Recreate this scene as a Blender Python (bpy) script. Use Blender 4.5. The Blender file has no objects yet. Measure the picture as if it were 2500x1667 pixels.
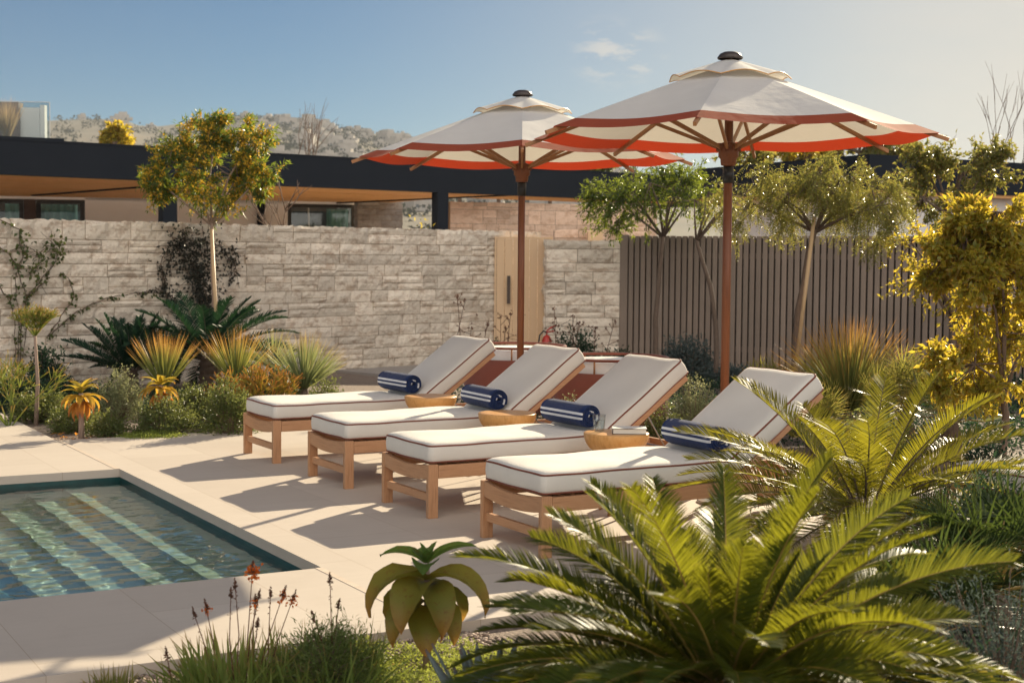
import bpy, bmesh, math, random
import numpy as np
from mathutils import Vector, Matrix, noise as mnoise
R = math.radians
scene = bpy.context.scene
col = scene.collection
rng = np.random.default_rng(7)
random.seed(7)

# ------------------------------------------------------------------ camera
F, PIT, ROLL, YAW = 3593.1, 0.0573, 0.0082, 0.5185
CAM = Vector((-3.980, -6.642, 1.6))
FW = Vector((math.sin(YAW)*math.cos(PIT), math.cos(YAW)*math.cos(PIT), -math.sin(PIT)))
RT = Vector((math.cos(YAW), -math.sin(YAW), 0))
UP = RT.cross(FW)
cd = bpy.data.cameras.new('camera')
cam = bpy.data.objects.new('camera', cd); col.objects.link(cam)
cd.sensor_width = 36; cd.lens = F/2500*36; cd.clip_end = 6000; cd.clip_start = .05
cr, sr = math.cos(ROLL), math.sin(ROLL)
rx = RT*cr + UP*sr
ru = UP*cr - RT*sr
M3 = Matrix((rx, ru, -FW)).transposed()
cam.matrix_world = Matrix.Translation(CAM) @ M3.to_4x4()
cd.dof.use_dof = True; cd.dof.focus_distance = 9.2; cd.dof.aperture_fstop = 4.5
scene.camera = cam

# ------------------------------------------------------------------ sun and sky
SUN = Vector((2.0, 1.36, 1.0)).normalized()
EL = math.asin(SUN.z); AZ = math.atan2(SUN.x, SUN.y)
sl = bpy.data.lights.new('sun', 'SUN'); sl.energy = 5.0; sl.angle = R(0.5); sl.color = (1, .85, .60)
so = bpy.data.objects.new('sun', sl); col.objects.link(so)
so.rotation_euler = SUN.to_track_quat('Z', 'Y').to_euler(); so.location = (10, 5, 20)
sl.cycles.is_caustics_light = True
world = bpy.data.worlds.new('World'); scene.world = world; world.use_nodes = True
wt = world.node_tree; wt.nodes.clear()
def N(nt, t, **k):
    n = nt.nodes.new(t)
    for a, b in k.items():
        if a in n.inputs: n.inputs[a].default_value = b
        else: setattr(n, a, b)
    return n
sky = N(wt, 'ShaderNodeTexSky', sky_type='NISHITA', sun_disc=False, sun_elevation=EL, sun_rotation=AZ,
        air_density=.8, dust_density=.3, ozone_density=1.2, altitude=0)
tc = N(wt, 'ShaderNodeTexCoord')
# soft cloud streaks by direction in the sky
mp = N(wt, 'ShaderNodeMapping'); mp.inputs['Scale'].default_value = (2.2, 2.2, 11)
n1 = N(wt, 'ShaderNodeTexNoise', Scale=2.3, Detail=5, Roughness=.6)
wt.links.new(tc.outputs['Generated'], mp.inputs[0]); wt.links.new(mp.outputs[0], n1.inputs['Vector'])
def sdir(px, py):
    y = -(py-833.5); x = px-1250
    v = (FW*F + rx*x + ru*y); return v.normalized()
def lobe(px, py, tight):
    d = sdir(px, py)
    vm = N(wt, 'ShaderNodeVectorMath', operation='DISTANCE'); vm.inputs[1].default_value = d
    wt.links.new(tc.outputs['Generated'], vm.inputs[0])
    mr = N(wt, 'ShaderNodeMapRange', interpolation_type='SMOOTHSTEP'); mr.inputs[1].default_value = tight; mr.inputs[2].default_value = 0; mr.inputs[3].default_value = 0; mr.inputs[4].default_value = 1
    wt.links.new(vm.outputs['Value'], mr.inputs[0]); return mr.outputs[0]
def math_(nt, op, a, b, clamp=False):
    m = N(nt, 'ShaderNodeMath', operation=op, use_clamp=clamp)
    for i, v in enumerate((a, b)):
        if isinstance(v, (int, float)): m.inputs[i].default_value = v
        else: nt.links.new(v, m.inputs[i])
    return m.outputs[0]
band = math_(wt, 'MULTIPLY', lobe(2520, 215, .17), math_(wt, 'MULTIPLY', math_(wt, 'SUBTRACT', n1.outputs[0], .30), 3.2, True))
mp2 = N(wt, 'ShaderNodeMapping'); mp2.inputs['Scale'].default_value = (30, 30, 95)
n2 = N(wt, 'ShaderNodeTexNoise', Scale=1.5, Detail=6, Roughness=.62)
wt.links.new(tc.outputs['Generated'], mp2.inputs[0]); wt.links.new(mp2.outputs[0], n2.inputs['Vector'])
w1 = lobe(1480, 130, .030); w2 = lobe(1560, 134, .024)
small = math_(wt, 'MULTIPLY', math_(wt, 'MAXIMUM', w1, w2), math_(wt, 'MULTIPLY', math_(wt, 'SUBTRACT', n2.outputs[0], .47), 8.0, True))
cmask = math_(wt, 'MAXIMUM', math_(wt, 'MULTIPLY', band, .55), math_(wt, 'MULTIPLY', small, .6))
cloudc = N(wt, 'ShaderNodeRGB'); cloudc.outputs[0].default_value = (7.6, 6.9, 6.0, 1)
mixc = N(wt, 'ShaderNodeMix', data_type='RGBA'); 
tint = mixrgb_ = N(wt, 'ShaderNodeMix', data_type='RGBA', blend_type='MULTIPLY'); tint.inputs[0].default_value = 1; tint.inputs[7].default_value = (.25, .41, .53, 1); wt.links.new(sky.outputs[0], tint.inputs[6])
glow = N(wt, 'ShaderNodeMix', data_type='RGBA'); glow.inputs[7].default_value = (8.0, 7.0, 5.6, 1); wt.links.new(tint.outputs[2], glow.inputs[6])
gl_ = lobe(2950, 330, .62); wt.links.new(math_(wt, 'MULTIPLY', gl_, .80), glow.inputs[0])
wt.links.new(cmask, mixc.inputs[0]); wt.links.new(glow.outputs[2], mixc.inputs[6]); wt.links.new(cloudc.outputs[0], mixc.inputs[7])
# bright broken cloud added behind the camera, out of view, to lift the shade
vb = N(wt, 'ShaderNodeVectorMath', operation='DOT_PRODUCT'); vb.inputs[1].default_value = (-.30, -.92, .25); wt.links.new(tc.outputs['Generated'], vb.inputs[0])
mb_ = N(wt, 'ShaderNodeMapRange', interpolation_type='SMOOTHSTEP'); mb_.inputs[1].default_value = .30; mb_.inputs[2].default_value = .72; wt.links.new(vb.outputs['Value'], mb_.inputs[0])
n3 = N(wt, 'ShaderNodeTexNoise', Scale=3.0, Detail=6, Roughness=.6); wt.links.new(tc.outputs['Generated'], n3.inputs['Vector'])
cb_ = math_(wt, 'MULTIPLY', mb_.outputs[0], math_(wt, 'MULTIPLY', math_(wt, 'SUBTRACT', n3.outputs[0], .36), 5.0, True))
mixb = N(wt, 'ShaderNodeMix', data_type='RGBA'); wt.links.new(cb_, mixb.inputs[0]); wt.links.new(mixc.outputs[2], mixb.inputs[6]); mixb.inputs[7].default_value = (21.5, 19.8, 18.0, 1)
bg = N(wt, 'ShaderNodeBackground', Strength=.05); wo = N(wt, 'ShaderNodeOutputWorld')
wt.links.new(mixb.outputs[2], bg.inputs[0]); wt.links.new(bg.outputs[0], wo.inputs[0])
scene.view_settings.view_transform = 'Standard'; scene.view_settings.look = 'None'
scene.view_settings.gamma = 1; scene.view_settings.exposure = 1.08
scene.cycles.use_denoising = True
scene.cycles.max_bounces = 10; scene.cycles.transparent_max_bounces = 12
scene.cycles.volume_bounces = 0; scene.cycles.sample_clamp_indirect = 8
scene.cycles.transmission_bounces = 8; scene.cycles.diffuse_bounces = 4

# ------------------------------------------------------------------ placing helpers
def P(px, py, D):
    """world point seen in column px, row py of the 2500 px photograph, D metres ahead"""
    v = FW + rx*((px-1250)/F) - ru*((py-833.5)/F)
    return CAM + v*D
def G(px, D, z=0.0, py=800):
    p = P(px, py, D); return Vector((p.x, p.y, z))
def zat(px, py, D): return P(px, py, D).z

def prop(o, label=None, cat=None, group=None, kind=None):
    if label: o['label'] = label
    if cat: o['category'] = cat
    if group: o['group'] = group
    if kind: o['kind'] = kind
    return o
def empty(name, loc=(0, 0, 0), rz=0, label=None, cat=None, group=None):
    o = bpy.data.objects.new(name, None); col.objects.link(o); o.location = loc; o.rotation_euler.z = rz
    o.empty_display_size = .1
    return prop(o, label, cat, group)
def link_mesh(name, me, parent=None, mats=(), smooth=False):
    for m in mats: me.materials.append(m)
    if smooth: me.polygons.foreach_set('use_smooth', [True]*len(me.polygons))
    o = bpy.data.objects.new(name, me); col.objects.link(o)
    if parent: o.parent = parent
    return o
def copy_tree(o, parent=None):
    c = o.copy(); col.objects.link(c); c.parent = parent
    for ch in list(o.children): copy_tree(ch, c)
    return c

class MB:
    def __init__(s): s.v = []; s.f = []; s.m = []; s.t = []
    def add(s, vs, fs, mi=0):
        b = len(s.v); s.v += [tuple(p) for p in vs]; s.f += [tuple(i+b for i in f) for f in fs]; s.m += [mi]*len(fs)
    def box(s, a, b, mi=0, M=None, bev=0):
        x0, y0, z0 = a; x1, y1, z1 = b
        if bev:
            bm = bmesh.new(); bmesh.ops.create_cube(bm, size=1)
            for v in bm.verts: v.co = Vector(((x0+x1)/2+v.co.x*(x1-x0), (y0+y1)/2+v.co.y*(y1-y0), (z0+z1)/2+v.co.z*(z1-z0)))
            bmesh.ops.bevel(bm, geom=bm.edges[:], offset=bev, segments=2, affect='EDGES', profile=.7)
            bm.verts.index_update()
            vs = [v.co.copy() for v in bm.verts]; fs = [[v.index for v in f.verts] for f in bm.faces]; bm.free()
        else:
            vs = [Vector(p) for p in ((x0,y0,z0),(x1,y0,z0),(x1,y1,z0),(x0,y1,z0),(x0,y0,z1),(x1,y0,z1),(x1,y1,z1),(x0,y1,z1))]
            fs = [(0,3,2,1),(4,5,6,7),(0,1,5,4),(1,2,6,5),(2,3,7,6),(3,0,4,7)]
        if M is not None: vs = [M @ v for v in vs]
        s.add(vs, fs, mi); return s
    def prism(s, pts, z0, z1, mi=0):
        n = len(pts); vs = [(p[0], p[1], z0) for p in pts] + [(p[0], p[1], z1) for p in pts]
        s.add(vs, [tuple(range(n))[::-1], tuple(range(n, 2*n))] + [(i, (i+1) % n, n+(i+1) % n, n+i) for i in range(n)], mi); return s
    def tube(s, path, rad, n=8, mi=0, cap=True):
        path = [Vector(p) for p in path]; k = len(path)
        if not hasattr(rad, '__len__'): rad = [rad]*k
        b = len(s.v); ref = None; vs = []
        for i, p in enumerate(path):
            t = (path[min(i+1, k-1)]-path[max(i-1, 0)]).normalized()
            if ref is None: ref = t.orthogonal().normalized()
            ref = (ref - t*ref.dot(t)); ref = ref.normalized() if ref.length > 1e-6 else t.orthogonal().normalized()
            w = t.cross(ref)
            for j in range(n):
                a = 2*math.pi*j/n; vs.append(p + (ref*math.cos(a)+w*math.sin(a))*rad[i])
        fs = [(i*n+j, i*n+(j+1) % n, (i+1)*n+(j+1) % n, (i+1)*n+j) for i in range(k-1) for j in range(n)]
        if cap: fs += [tuple(range(n))[::-1], tuple(range((k-1)*n, k*n))]
        s.add(vs, fs, mi); return s
    def lathe(s, prof, c=(0, 0, 0), n=24, mi=0):
        c = Vector(c); vs = []
        for r, z in prof:
            for j in range(n):
                a = 2*math.pi*j/n; vs.append(c+Vector((r*math.cos(a), r*math.sin(a), z)))
        k = len(prof)
        fs = [(i*n+j, i*n+(j+1) % n, (i+1)*n+(j+1) % n, (i+1)*n+j) for i in range(k-1) for j in range(n)]
        if prof[0][0] > 1e-4: fs.append(tuple(range(n))[::-1])
        if prof[-1][0] > 1e-4: fs.append(tuple(range((k-1)*n, k*n)))
        s.add(vs, fs, mi); return s
    def obj(s, name, mats, parent=None, smooth=False):
        me = bpy.data.meshes.new(name); me.from_pydata(s.v, [], s.f)
        if not isinstance(mats, (list, tuple)): mats = [mats]
        o = link_mesh(name, me, parent, mats, smooth)
        if any(s.m): me.polygons.foreach_set('material_index', s.m)
        me.update(); return o

# ------------------------------------------------------------------ materials
def newmat(name):
    m = bpy.data.materials.new(name); m.use_nodes = True; nt = m.node_tree; nt.nodes.clear()
    out = N(nt, 'ShaderNodeOutputMaterial'); return m, nt, out
def ramp(nt, fac, stops):
    r = N(nt, 'ShaderNodeValToRGB'); e = r.color_ramp.elements
    while len(e) < len(stops): e.new(.5)
    for i, (p, c) in enumerate(stops): e[i].position = p; e[i].color = (*c, 1)
    nt.links.new(fac, r.inputs[0]); return r.outputs[0]
def mixrgb(nt, f, a, b, mode='MIX'):
    m = N(nt, 'ShaderNodeMix', data_type='RGBA', blend_type=mode)
    for i, v in ((0, f), (6, a), (7, b)):
        if isinstance(v, (int, float)): m.inputs[i].default_value = v
        elif isinstance(v, tuple): m.inputs[i].default_value = (*v, 1)
        else: nt.links.new(v, m.inputs[i])
    return m.outputs[2]
def noisetex(nt, scale, detail=4, rough=.55, vec=None, stretch=None, world=False):
    t = N(nt, 'ShaderNodeTexCoord'); src = t.outputs['Object']
    if world:
        g = N(nt, 'ShaderNodeNewGeometry'); src = g.outputs['Position']
    if stretch:
        mpp = N(nt, 'ShaderNodeMapping'); mpp.inputs['Scale'].default_value = stretch; nt.links.new(src, mpp.inputs[0]); src = mpp.outputs[0]
    n = N(nt, 'ShaderNodeTexNoise', Scale=scale, Detail=detail, Roughness=rough); nt.links.new(src, n.inputs['Vector']); return n.outputs[0]
def basic(name, c1, c2=None, scale=8, rough=.6, bump=0, bscale=60, stretch=None, metal=0, spec=.5, world=False, island=0, detail=4):
    m, nt, out = newmat(name); b = N(nt, 'ShaderNodeBsdfPrincipled', Roughness=rough, Metallic=metal)
    b.inputs['Specular IOR Level'].default_value = spec
    c2 = c2 or tuple(x*.8 for x in c1)
    n = noisetex(nt, scale, detail, stretch=stretch, world=world)
    c = ramp(nt, n, [(.3, c1), (.7, c2)])
    if island:
        g = N(nt, 'ShaderNodeNewGeometry')
        v = math_(nt, 'ADD', math_(nt, 'MULTIPLY', g.outputs['Random Per Island'], island), 1-island/2)
        h = N(nt, 'ShaderNodeHueSaturation'); nt.links.new(v, h.inputs['Value']); nt.links.new(c, h.inputs['Color']); c = h.outputs[0]
    nt.links.new(c, b.inputs['Base Color'])
    if bump:
        n3 = noisetex(nt, bscale, 3, stretch=stretch, world=world)
        bp = N(nt, 'ShaderNodeBump', Strength=bump, Distance=.01); nt.links.new(n3, bp.inputs['Height']); nt.links.new(bp.outputs[0], b.inputs['Normal'])
    nt.links.new(b.outputs[0], out.inputs[0]); return m
def leafmat(name, c1, c2, tip=None, tr=None, rough=.42, tmix=.5, spec=.5, tipstart=.6):
    """leaf: glossy reflecting side plus light passing through"""
    m, nt, out = newmat(name)
    g = N(nt, 'ShaderNodeNewGeometry'); c = mixrgb(nt, g.outputs['Random Per Island'], c1, c2)
    tr = tr or tuple(min(.9, x*3.0) for x in c2)
    ct = mixrgb(nt, g.outputs['Random Per Island'], tuple(x*.75 for x in tr), tr)
    if tip:
        a = N(nt, 'ShaderNodeAttribute', attribute_name='t')
        mr = N(nt, 'ShaderNodeMapRange'); mr.inputs[1].default_value = tipstart; mr.inputs[2].default_value = 1
        nt.links.new(a.outputs['Fac'], mr.inputs[0])
        c = mixrgb(nt, mr.outputs[0], c, tip); ct = mixrgb(nt, mr.outputs[0], ct, tuple(min(.9, x*1.6) for x in tip))
    if name.startswith('broad') or 'aloe' in name:
        f_ = ramp(nt, noisetex(nt, 38, 6, .7), [(.52, (0, 0, 0)), (.68, (1, 1, 1))]); c = mixrgb(nt, math_(nt, 'MULTIPLY', f_, .6), c, (.16, .07, .02)); ct = mixrgb(nt, math_(nt, 'MULTIPLY', f_, .5), ct, (.3, .12, .03))
    p = N(nt, 'ShaderNodeBsdfPrincipled', Roughness=rough); p.inputs['Specular IOR Level'].default_value = spec*.5
    nt.links.new(c, p.inputs['Base Color'])
    t = N(nt, 'ShaderNodeBsdfTranslucent'); nt.links.new(ct, t.inputs[0])
    mx = N(nt, 'ShaderNodeMixShader'); mx.inputs[0].default_value = tmix
    nt.links.new(p.outputs[0], mx.inputs[1]); nt.links.new(t.outputs[0], mx.inputs[2]); nt.links.new(mx.outputs[0], out.inputs[0])
    return m
def fabric(name, c1, c2, bump=.3, bscale=320, trans=None, tmix=.35, scale=6, rough=.9):
    m, nt, out = newmat(name); p = N(nt, 'ShaderNodeBsdfPrincipled', Roughness=rough); p.inputs['Specular IOR Level'].default_value = .2
    p.inputs['Sheen Weight'].default_value = 0 if trans else .25
    c = ramp(nt, noisetex(nt, scale, 5), [(.3, c1), (.7, c2)]); nt.links.new(c, p.inputs['Base Color'])
    bp = N(nt, 'ShaderNodeBump', Strength=bump, Distance=.004); hh_ = noisetex(nt, bscale, 2)
    if name == 'cream_boucle': hh_ = math_(nt, 'ADD', hh_, math_(nt, 'MULTIPLY', noisetex(nt, 4, 1), 4.0))
    nt.links.new(hh_, bp.inputs['Height'])
    if not trans: nt.links.new(bp.outputs[0], p.inputs['Normal'])
    sh = p.outputs[0]
    if trans:
        n4 = noisetex(nt, 5, 3); b2 = N(nt, 'ShaderNodeBump', Strength=.35, Distance=.02); nt.links.new(n4, b2.inputs['Height']); nt.links.new(b2.outputs[0], p.inputs['Normal'])
        t = N(nt, 'ShaderNodeBsdfTranslucent'); t.inputs[0].default_value = (*trans, 1)
        mx = N(nt, 'ShaderNodeMixShader'); mx.inputs[0].default_value = tmix
        nt.links.new(sh, mx.inputs[1]); nt.links.new(t.outputs[0], mx.inputs[2]); sh = mx.outputs[0]
    nt.links.new(sh, out.inputs[0]); return m
def wood(name, c1, c2, axis=(2, 30, 30), rough=.5, scale=2.0):
    m, nt, out = newmat(name); p = N(nt, 'ShaderNodeBsdfPrincipled', Roughness=rough); p.inputs['Specular IOR Level'].default_value = .35
    n = noisetex(nt, scale, 6, .65, stretch=axis); c = ramp(nt, n, [(.32, c1), (.5, c2), (.68, tuple(x*.85 for x in c1))])
    n0 = noisetex(nt, 1.2, 2); c = mixrgb(nt, math_(nt, 'MULTIPLY', n0, .45), c, tuple(x*.8 for x in c2))
    nt.links.new(c, p.inputs['Base Color'])
    bp = N(nt, 'ShaderNodeBump', Strength=.25, Distance=.003); nt.links.new(n, bp.inputs['Height']); nt.links.new(bp.outputs[0], p.inputs['Normal'])
    nt.links.new(p.outputs[0], out.inputs[0]); return m

MT = {}
MT['teak'] = wood('pale_teak', (.41, .205, .10), (.51, .28, .15), (2.0, 34, 34))
MT['teak_y'] = wood('pale_teak_cross', (.41, .205, .10), (.51, .28, .15), (34, 2.0, 34))
MT['teak_z'] = wood('pale_teak_upright', (.41, .205, .10), (.51, .28, .15), (34, 34, 2.0))
MT['mahog'] = wood('oiled_umbrella_wood', (.17, .058, .024), (.23, .08, .034), (20, 20, 1.2), rough=.35)
MT['rib'] = wood('umbrella_rib_wood', (.33, .14, .055), (.40, .19, .08), (1.2, 20, 20), rough=.4)
MT['bowl'] = wood('turned_table_wood', (.55, .27, .08), (.66, .36, .13), (3, 9, 3), rough=.38, scale=3)
MT['cushion'] = fabric('cream_boucle', (.67, .64, .585), (.61, .58, .53), bump=.5, bscale=260, scale=3)
MT['piping'] = basic('rust_piping', (.20, .055, .03), rough=.7)
MT['navy'] = fabric('navy_terry', (.006, .020, .085), (.010, .028, .11), bump=.9, bscale=420)
MT['navy'].node_tree.nodes['Principled BSDF'].inputs['Sheen Weight'].default_value = .15
MT['white_terry'] = fabric('white_terry', (.72, .73, .76), (.64, .65, .68), bump=.8, bscale=420)
MT['canvas'] = fabric('umbrella_canvas', (.74, .73, .71), (.70, .69, .67), trans=(.68, .62, .52), tmix=.26)
MT['canvas_band'] = fabric('terracotta_canvas', (.30, .085, .045), (.27, .075, .04), trans=(.62, .05, .015), tmix=.26)
MT['black'] = basic('black_metal', (.015, .014, .014), rough=.35)
MT['steel'] = basic('brushed_steel', (.5, .48, .45), rough=.3, metal=1)
MT['finial'] = basic('dark_brown_finial', (.06, .045, .04), rough=.4)
MT['terracotta'] = fabric('terracotta_weave', (.24, .07, .045), (.20, .058, .038), bump=.6)
MT['white_fab'] = fabric('white_cushion_fabric', (.74, .73, .70), (.68, .67, .64))
MT['charcoal'] = basic('charcoal_fascia', (.018, .022, .030), (.015, .019, .026), scale=1.2, rough=.85, spec=.12)
MT['soffit'] = wood('cedar_soffit', (.74, .36, .12), (.84, .46, .18), (1, 1, 1), scale=3, rough=.6)
MT['render'] = basic('white_render', (.84, .81, .78), (.80, .77, .74), scale=2, rough=.9)
MT['tan'] = basic('tan_painted_boards', (.70, .49, .30), (.66, .46, .28), scale=3, rough=.6)
MT['taupe'] = basic('taupe_slats', (.275, .21, .165), (.235, .18, .14), scale=2, rough=.65, island=.25)
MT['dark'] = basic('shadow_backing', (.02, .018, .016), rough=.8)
MT['bark'] = basic('grey_brown_bark', (.16, .11, .08), (.10, .07, .05), scale=25, rough=.9, bump=.8, bscale=40, stretch=(3, 3, .6))
MT['bark_pale'] = basic('pale_bark', (.36, .26, .20), (.24, .17, .13), scale=25, rough=.9, bump=.6, bscale=40, stretch=(3, 3, .5))
MT['twig'] = basic('dry_twig', (.22, .15, .11), (.15, .10, .07), rough=.9)
MT['stake'] = wood('pine_stake', (.46, .30, .16), (.52, .36, .2), (20, 20, 1.5))
MT['paper'] = basic('book_pages', (.72, .68, .6), (.66, .62, .54), scale=90, rough=.9, stretch=(.2, .2, 8))
MT['book'] = basic('pale_book_cover', (.62, .62, .60), (.56, .56, .54), rough=.6)
MT['spine'] = basic('dark_book_edge', (.05, .03, .03), rough=.6)
MT['red'] = basic('red_enamel', (.5, .03, .02), rough=.3)
MT['rubber'] = basic('grey_rubber', (.09, .09, .095), rough=.6)
MT['curtain'] = basic('pale_teal_curtain', (.34, .55, .52), (.22, .40, .38), scale=6, rough=.9, stretch=(9, 9, .1))
MT['mulch'] = basic('dark_soil', (.085, .060, .045), (.05, .036, .028), scale=5, rough=.95, bump=1, bscale=30)
m, nt, out = newmat('window_glass'); g_ = N(nt, 'ShaderNodeBsdfGlossy', Roughness=.02); t_ = N(nt, 'ShaderNodeBsdfTransparent'); lw_ = N(nt, 'ShaderNodeLayerWeight', Blend=.5); fr_ = math_(nt, 'ADD', math_(nt, 'MULTIPLY', math_(nt, 'POWER', lw_.outputs['Facing'], 4.0), .75), .045); mx = N(nt, 'ShaderNodeMixShader')
t_.inputs[0].default_value = (.75, .8, .8, 1)
nt.links.new(fr_, mx.inputs[0]); nt.links.new(t_.outputs[0], mx.inputs[1]); nt.links.new(g_.outputs[0], mx.inputs[2]); nt.links.new(mx.outputs[0], out.inputs[0]); MT['glass'] = m
m, nt, out = newmat('drinking_glass'); g_ = N(nt, 'ShaderNodeBsdfGlossy', Roughness=.03); t_ = N(nt, 'ShaderNodeBsdfTransparent'); lw_ = N(nt, 'ShaderNodeLayerWeight', Blend=.5); fr_ = math_(nt, 'ADD', math_(nt, 'MULTIPLY', math_(nt, 'POWER', lw_.outputs['Facing'], 4.0), .75), .045); mx = N(nt, 'ShaderNodeMixShader')
t_.inputs[0].default_value = (.93, .95, .95, 1)
nt.links.new(fr_, mx.inputs[0]); nt.links.new(t_.outputs[0], mx.inputs[1]); nt.links.new(g_.outputs[0], mx.inputs[2]); nt.links.new(mx.outputs[0], out.inputs[0]); MT['tumbler'] = m

# paving: fine stone with joints where the photograph has them
def paving(name, c1, c2, jx=None, jy=None, joint=(.20, .15, .11), tile=None):
    m, nt, out = newmat(name); p = N(nt, 'ShaderNodeBsdfPrincipled', Roughness=.72); p.inputs['Specular IOR Level'].default_value = .3
    g = N(nt, 'ShaderNodeNewGeometry'); big = noisetex(nt, .9, 4, .6, world=True)
    st = noisetex(nt, 2.2, 6, .7, world=True, stretch=(1.0, 9, 1)); fine = noisetex(nt, 160, 2, .5, world=True)
    c = ramp(nt, big, [(.3, c1), (.7, c2)])
    stn = ramp(nt, noisetex(nt, 1.7, 7, .72, world=True), [(.52, (0, 0, 0)), (.74, (1, 1, 1))]); c = mixrgb(nt, math_(nt, 'MULTIPLY', stn, .22), c, (.30, .24, .19))
    c = mixrgb(nt, math_(nt, 'MULTIPLY', st, .55), c, tuple(x*.82 for x in c2)); c = mixrgb(nt, math_(nt, 'MULTIPLY', fine, .30), c, tuple(x*.7 for x in c2))
    sp = N(nt, 'ShaderNodeSeparateXYZ'); nt.links.new(g.outputs['Position'], sp.inputs[0])
    W, Hh, ox, oy = tile
    br = N(nt, 'ShaderNodeTexBrick', offset=.5, squash=1); br.inputs['Scale'].default_value = 1
    br.inputs['Brick Width'].default_value = Hh; br.inputs['Row Height'].default_value = W; br.inputs['Mortar Size'].default_value = .0022; br.inputs['Mortar Smooth'].default_value = .3
    br.inputs['Color1'].default_value = (1, 1, 1, 1); br.inputs['Color2'].default_value = (.915, .905, .90, 1); br.inputs['Mortar'].default_value = (.72, .66, .6, 1)
    cb = N(nt, 'ShaderNodeCombineXYZ'); nt.links.new(math_(nt, 'ADD', sp.outputs[1], oy), cb.inputs[0]); nt.links.new(math_(nt, 'ADD', sp.outputs[0], ox), cb.inputs[1])
    nt.links.new(cb.outputs[0], br.inputs['Vector'])
    c = mixrgb(nt, 1.0, c, br.outputs['Color'], 'MULTIPLY')
    nt.links.new(c, p.inputs['Base Color'])
    bp = N(nt, 'ShaderNodeBump', Strength=.12, Distance=.004); nt.links.new(fine, bp.inputs['Height']); nt.links.new(bp.outputs[0], p.inputs['Normal'])
    nt.links.new(p.outputs[0], out.inputs[0]); return m
MT['drain'] = basic('drain_stone', (.56, .47, .385), (.46, .37, .29), scale=40, rough=.8, stretch=(.1, 1, 1))
MT['deck'] = paving('limestone_paving', (.60, .525, .45), (.545, .475, .405), tile=(.625, 1.25, 10.28+.625*.0, 20.19))
MT['pathm'] = paving('grey_paving', (.40, .37, .34), (.36, .33, .31), tile=(.8, .8, 10, 10))
MT['tile'] = basic('pool_tile', (.11, .25, .25), (.08, .20, .20), scale=7, rough=.5, bump=.2, bscale=80)
MT['tile_pale'] = basic('pool_plaster', (.30, .42, .36), (.25, .35, .31), scale=9, rough=.6)
MT['tile_dark'] = basic('waterline_tile', (.006, .055, .055), (.004, .04, .04), scale=14, rough=.3)
MT['gravelm'] = basic('gravel', (.30, .23, .18), (.13, .095, .075), scale=55, rough=.9, bump=1, bscale=80, world=True)
MT['pebble'] = basic('pebbles', (.42, .33, .26), (.26, .19, .15), scale=30, rough=.8, island=1.2)

def stone(name, c1, c2, vein):
    m, nt, out = newmat(name); p = N(nt, 'ShaderNodeBsdfPrincipled', Roughness=.9); p.inputs['Specular IOR Level'].default_value = .2
    n = noisetex(nt, 3.0, 6, .65, world=True); v = noisetex(nt, 5.5, 9, .74, world=True, stretch=(1, 1, 2.0))
    c = ramp(nt, n, [(.3, c1), (.7, c2)]); f = ramp(nt, v, [(.50, (0, 0, 0)), (.60, (1, 1, 1))])
    c = mixrgb(nt, math_(nt, 'MULTIPLY', f, .58), c, vein)
    g = N(nt, 'ShaderNodeNewGeometry'); h = N(nt, 'ShaderNodeHueSaturation')
    nt.links.new(math_(nt, 'ADD', math_(nt, 'MULTIPLY', g.outputs['Random Per Island'], .36), .84), h.inputs['Value']); nt.links.new(c, h.inputs['Color'])
    nt.links.new(h.outputs[0], p.inputs['Base Color'])
    bp = N(nt, 'ShaderNodeBump', Strength=1.0, Distance=.06); nt.links.new(noisetex(nt, 9, 7, .68, world=True), bp.inputs['Height']); nt.links.new(bp.outputs[0], p.inputs['Normal'])
    nt.links.new(p.outputs[0], out.inputs[0]); return m
MT['mortar'] = basic('brown_mortar', (.36, .27, .19), rough=.95)
MT['stone'] = stone('split_limestone', (.86, .765, .64), (.76, .665, .55), (.40, .27, .18))
MT['stone_pink'] = stone('pink_limestone', (.78, .58, .45), (.70, .51, .39), (.50, .32, .21))
MT['stone_grey'] = stone('grey_limestone', (.46, .44, .42), (.38, .36, .35), (.26, .23, .21))

# ------------------------------------------------------------------ setting: ground, deck, pool
b = MB()
gx_ = [-900, -4.7, -1.0, 2400]; gy_ = [-60, .2, 4.4, 2600]
for i in range(3):
    for j in range(3):
        if (i, j) != (1, 1): b.add([(gx_[i], gy_[j], -.09), (gx_[i+1], gy_[j], -.09), (gx_[i+1], gy_[j+1], -.09), (gx_[i], gy_[j+1], -.09)], [(0, 1, 2, 3)])
prop(b.obj('ground', MT['mulch']), kind='structure')
PX, PF, PN, ED = -1.1116, 4.273, .338, -.993      # pool right / far / near edge, deck edge
PXR = -4.6
TH = .06
def slab(rects, name, mat, z0=-.07, z1=0):
    b = MB()
    for x0, y0, x1, y1 in rects: b.box((x0, y0, z0), (x1, y1, z1))
    return b.obj(name, mat)
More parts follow.
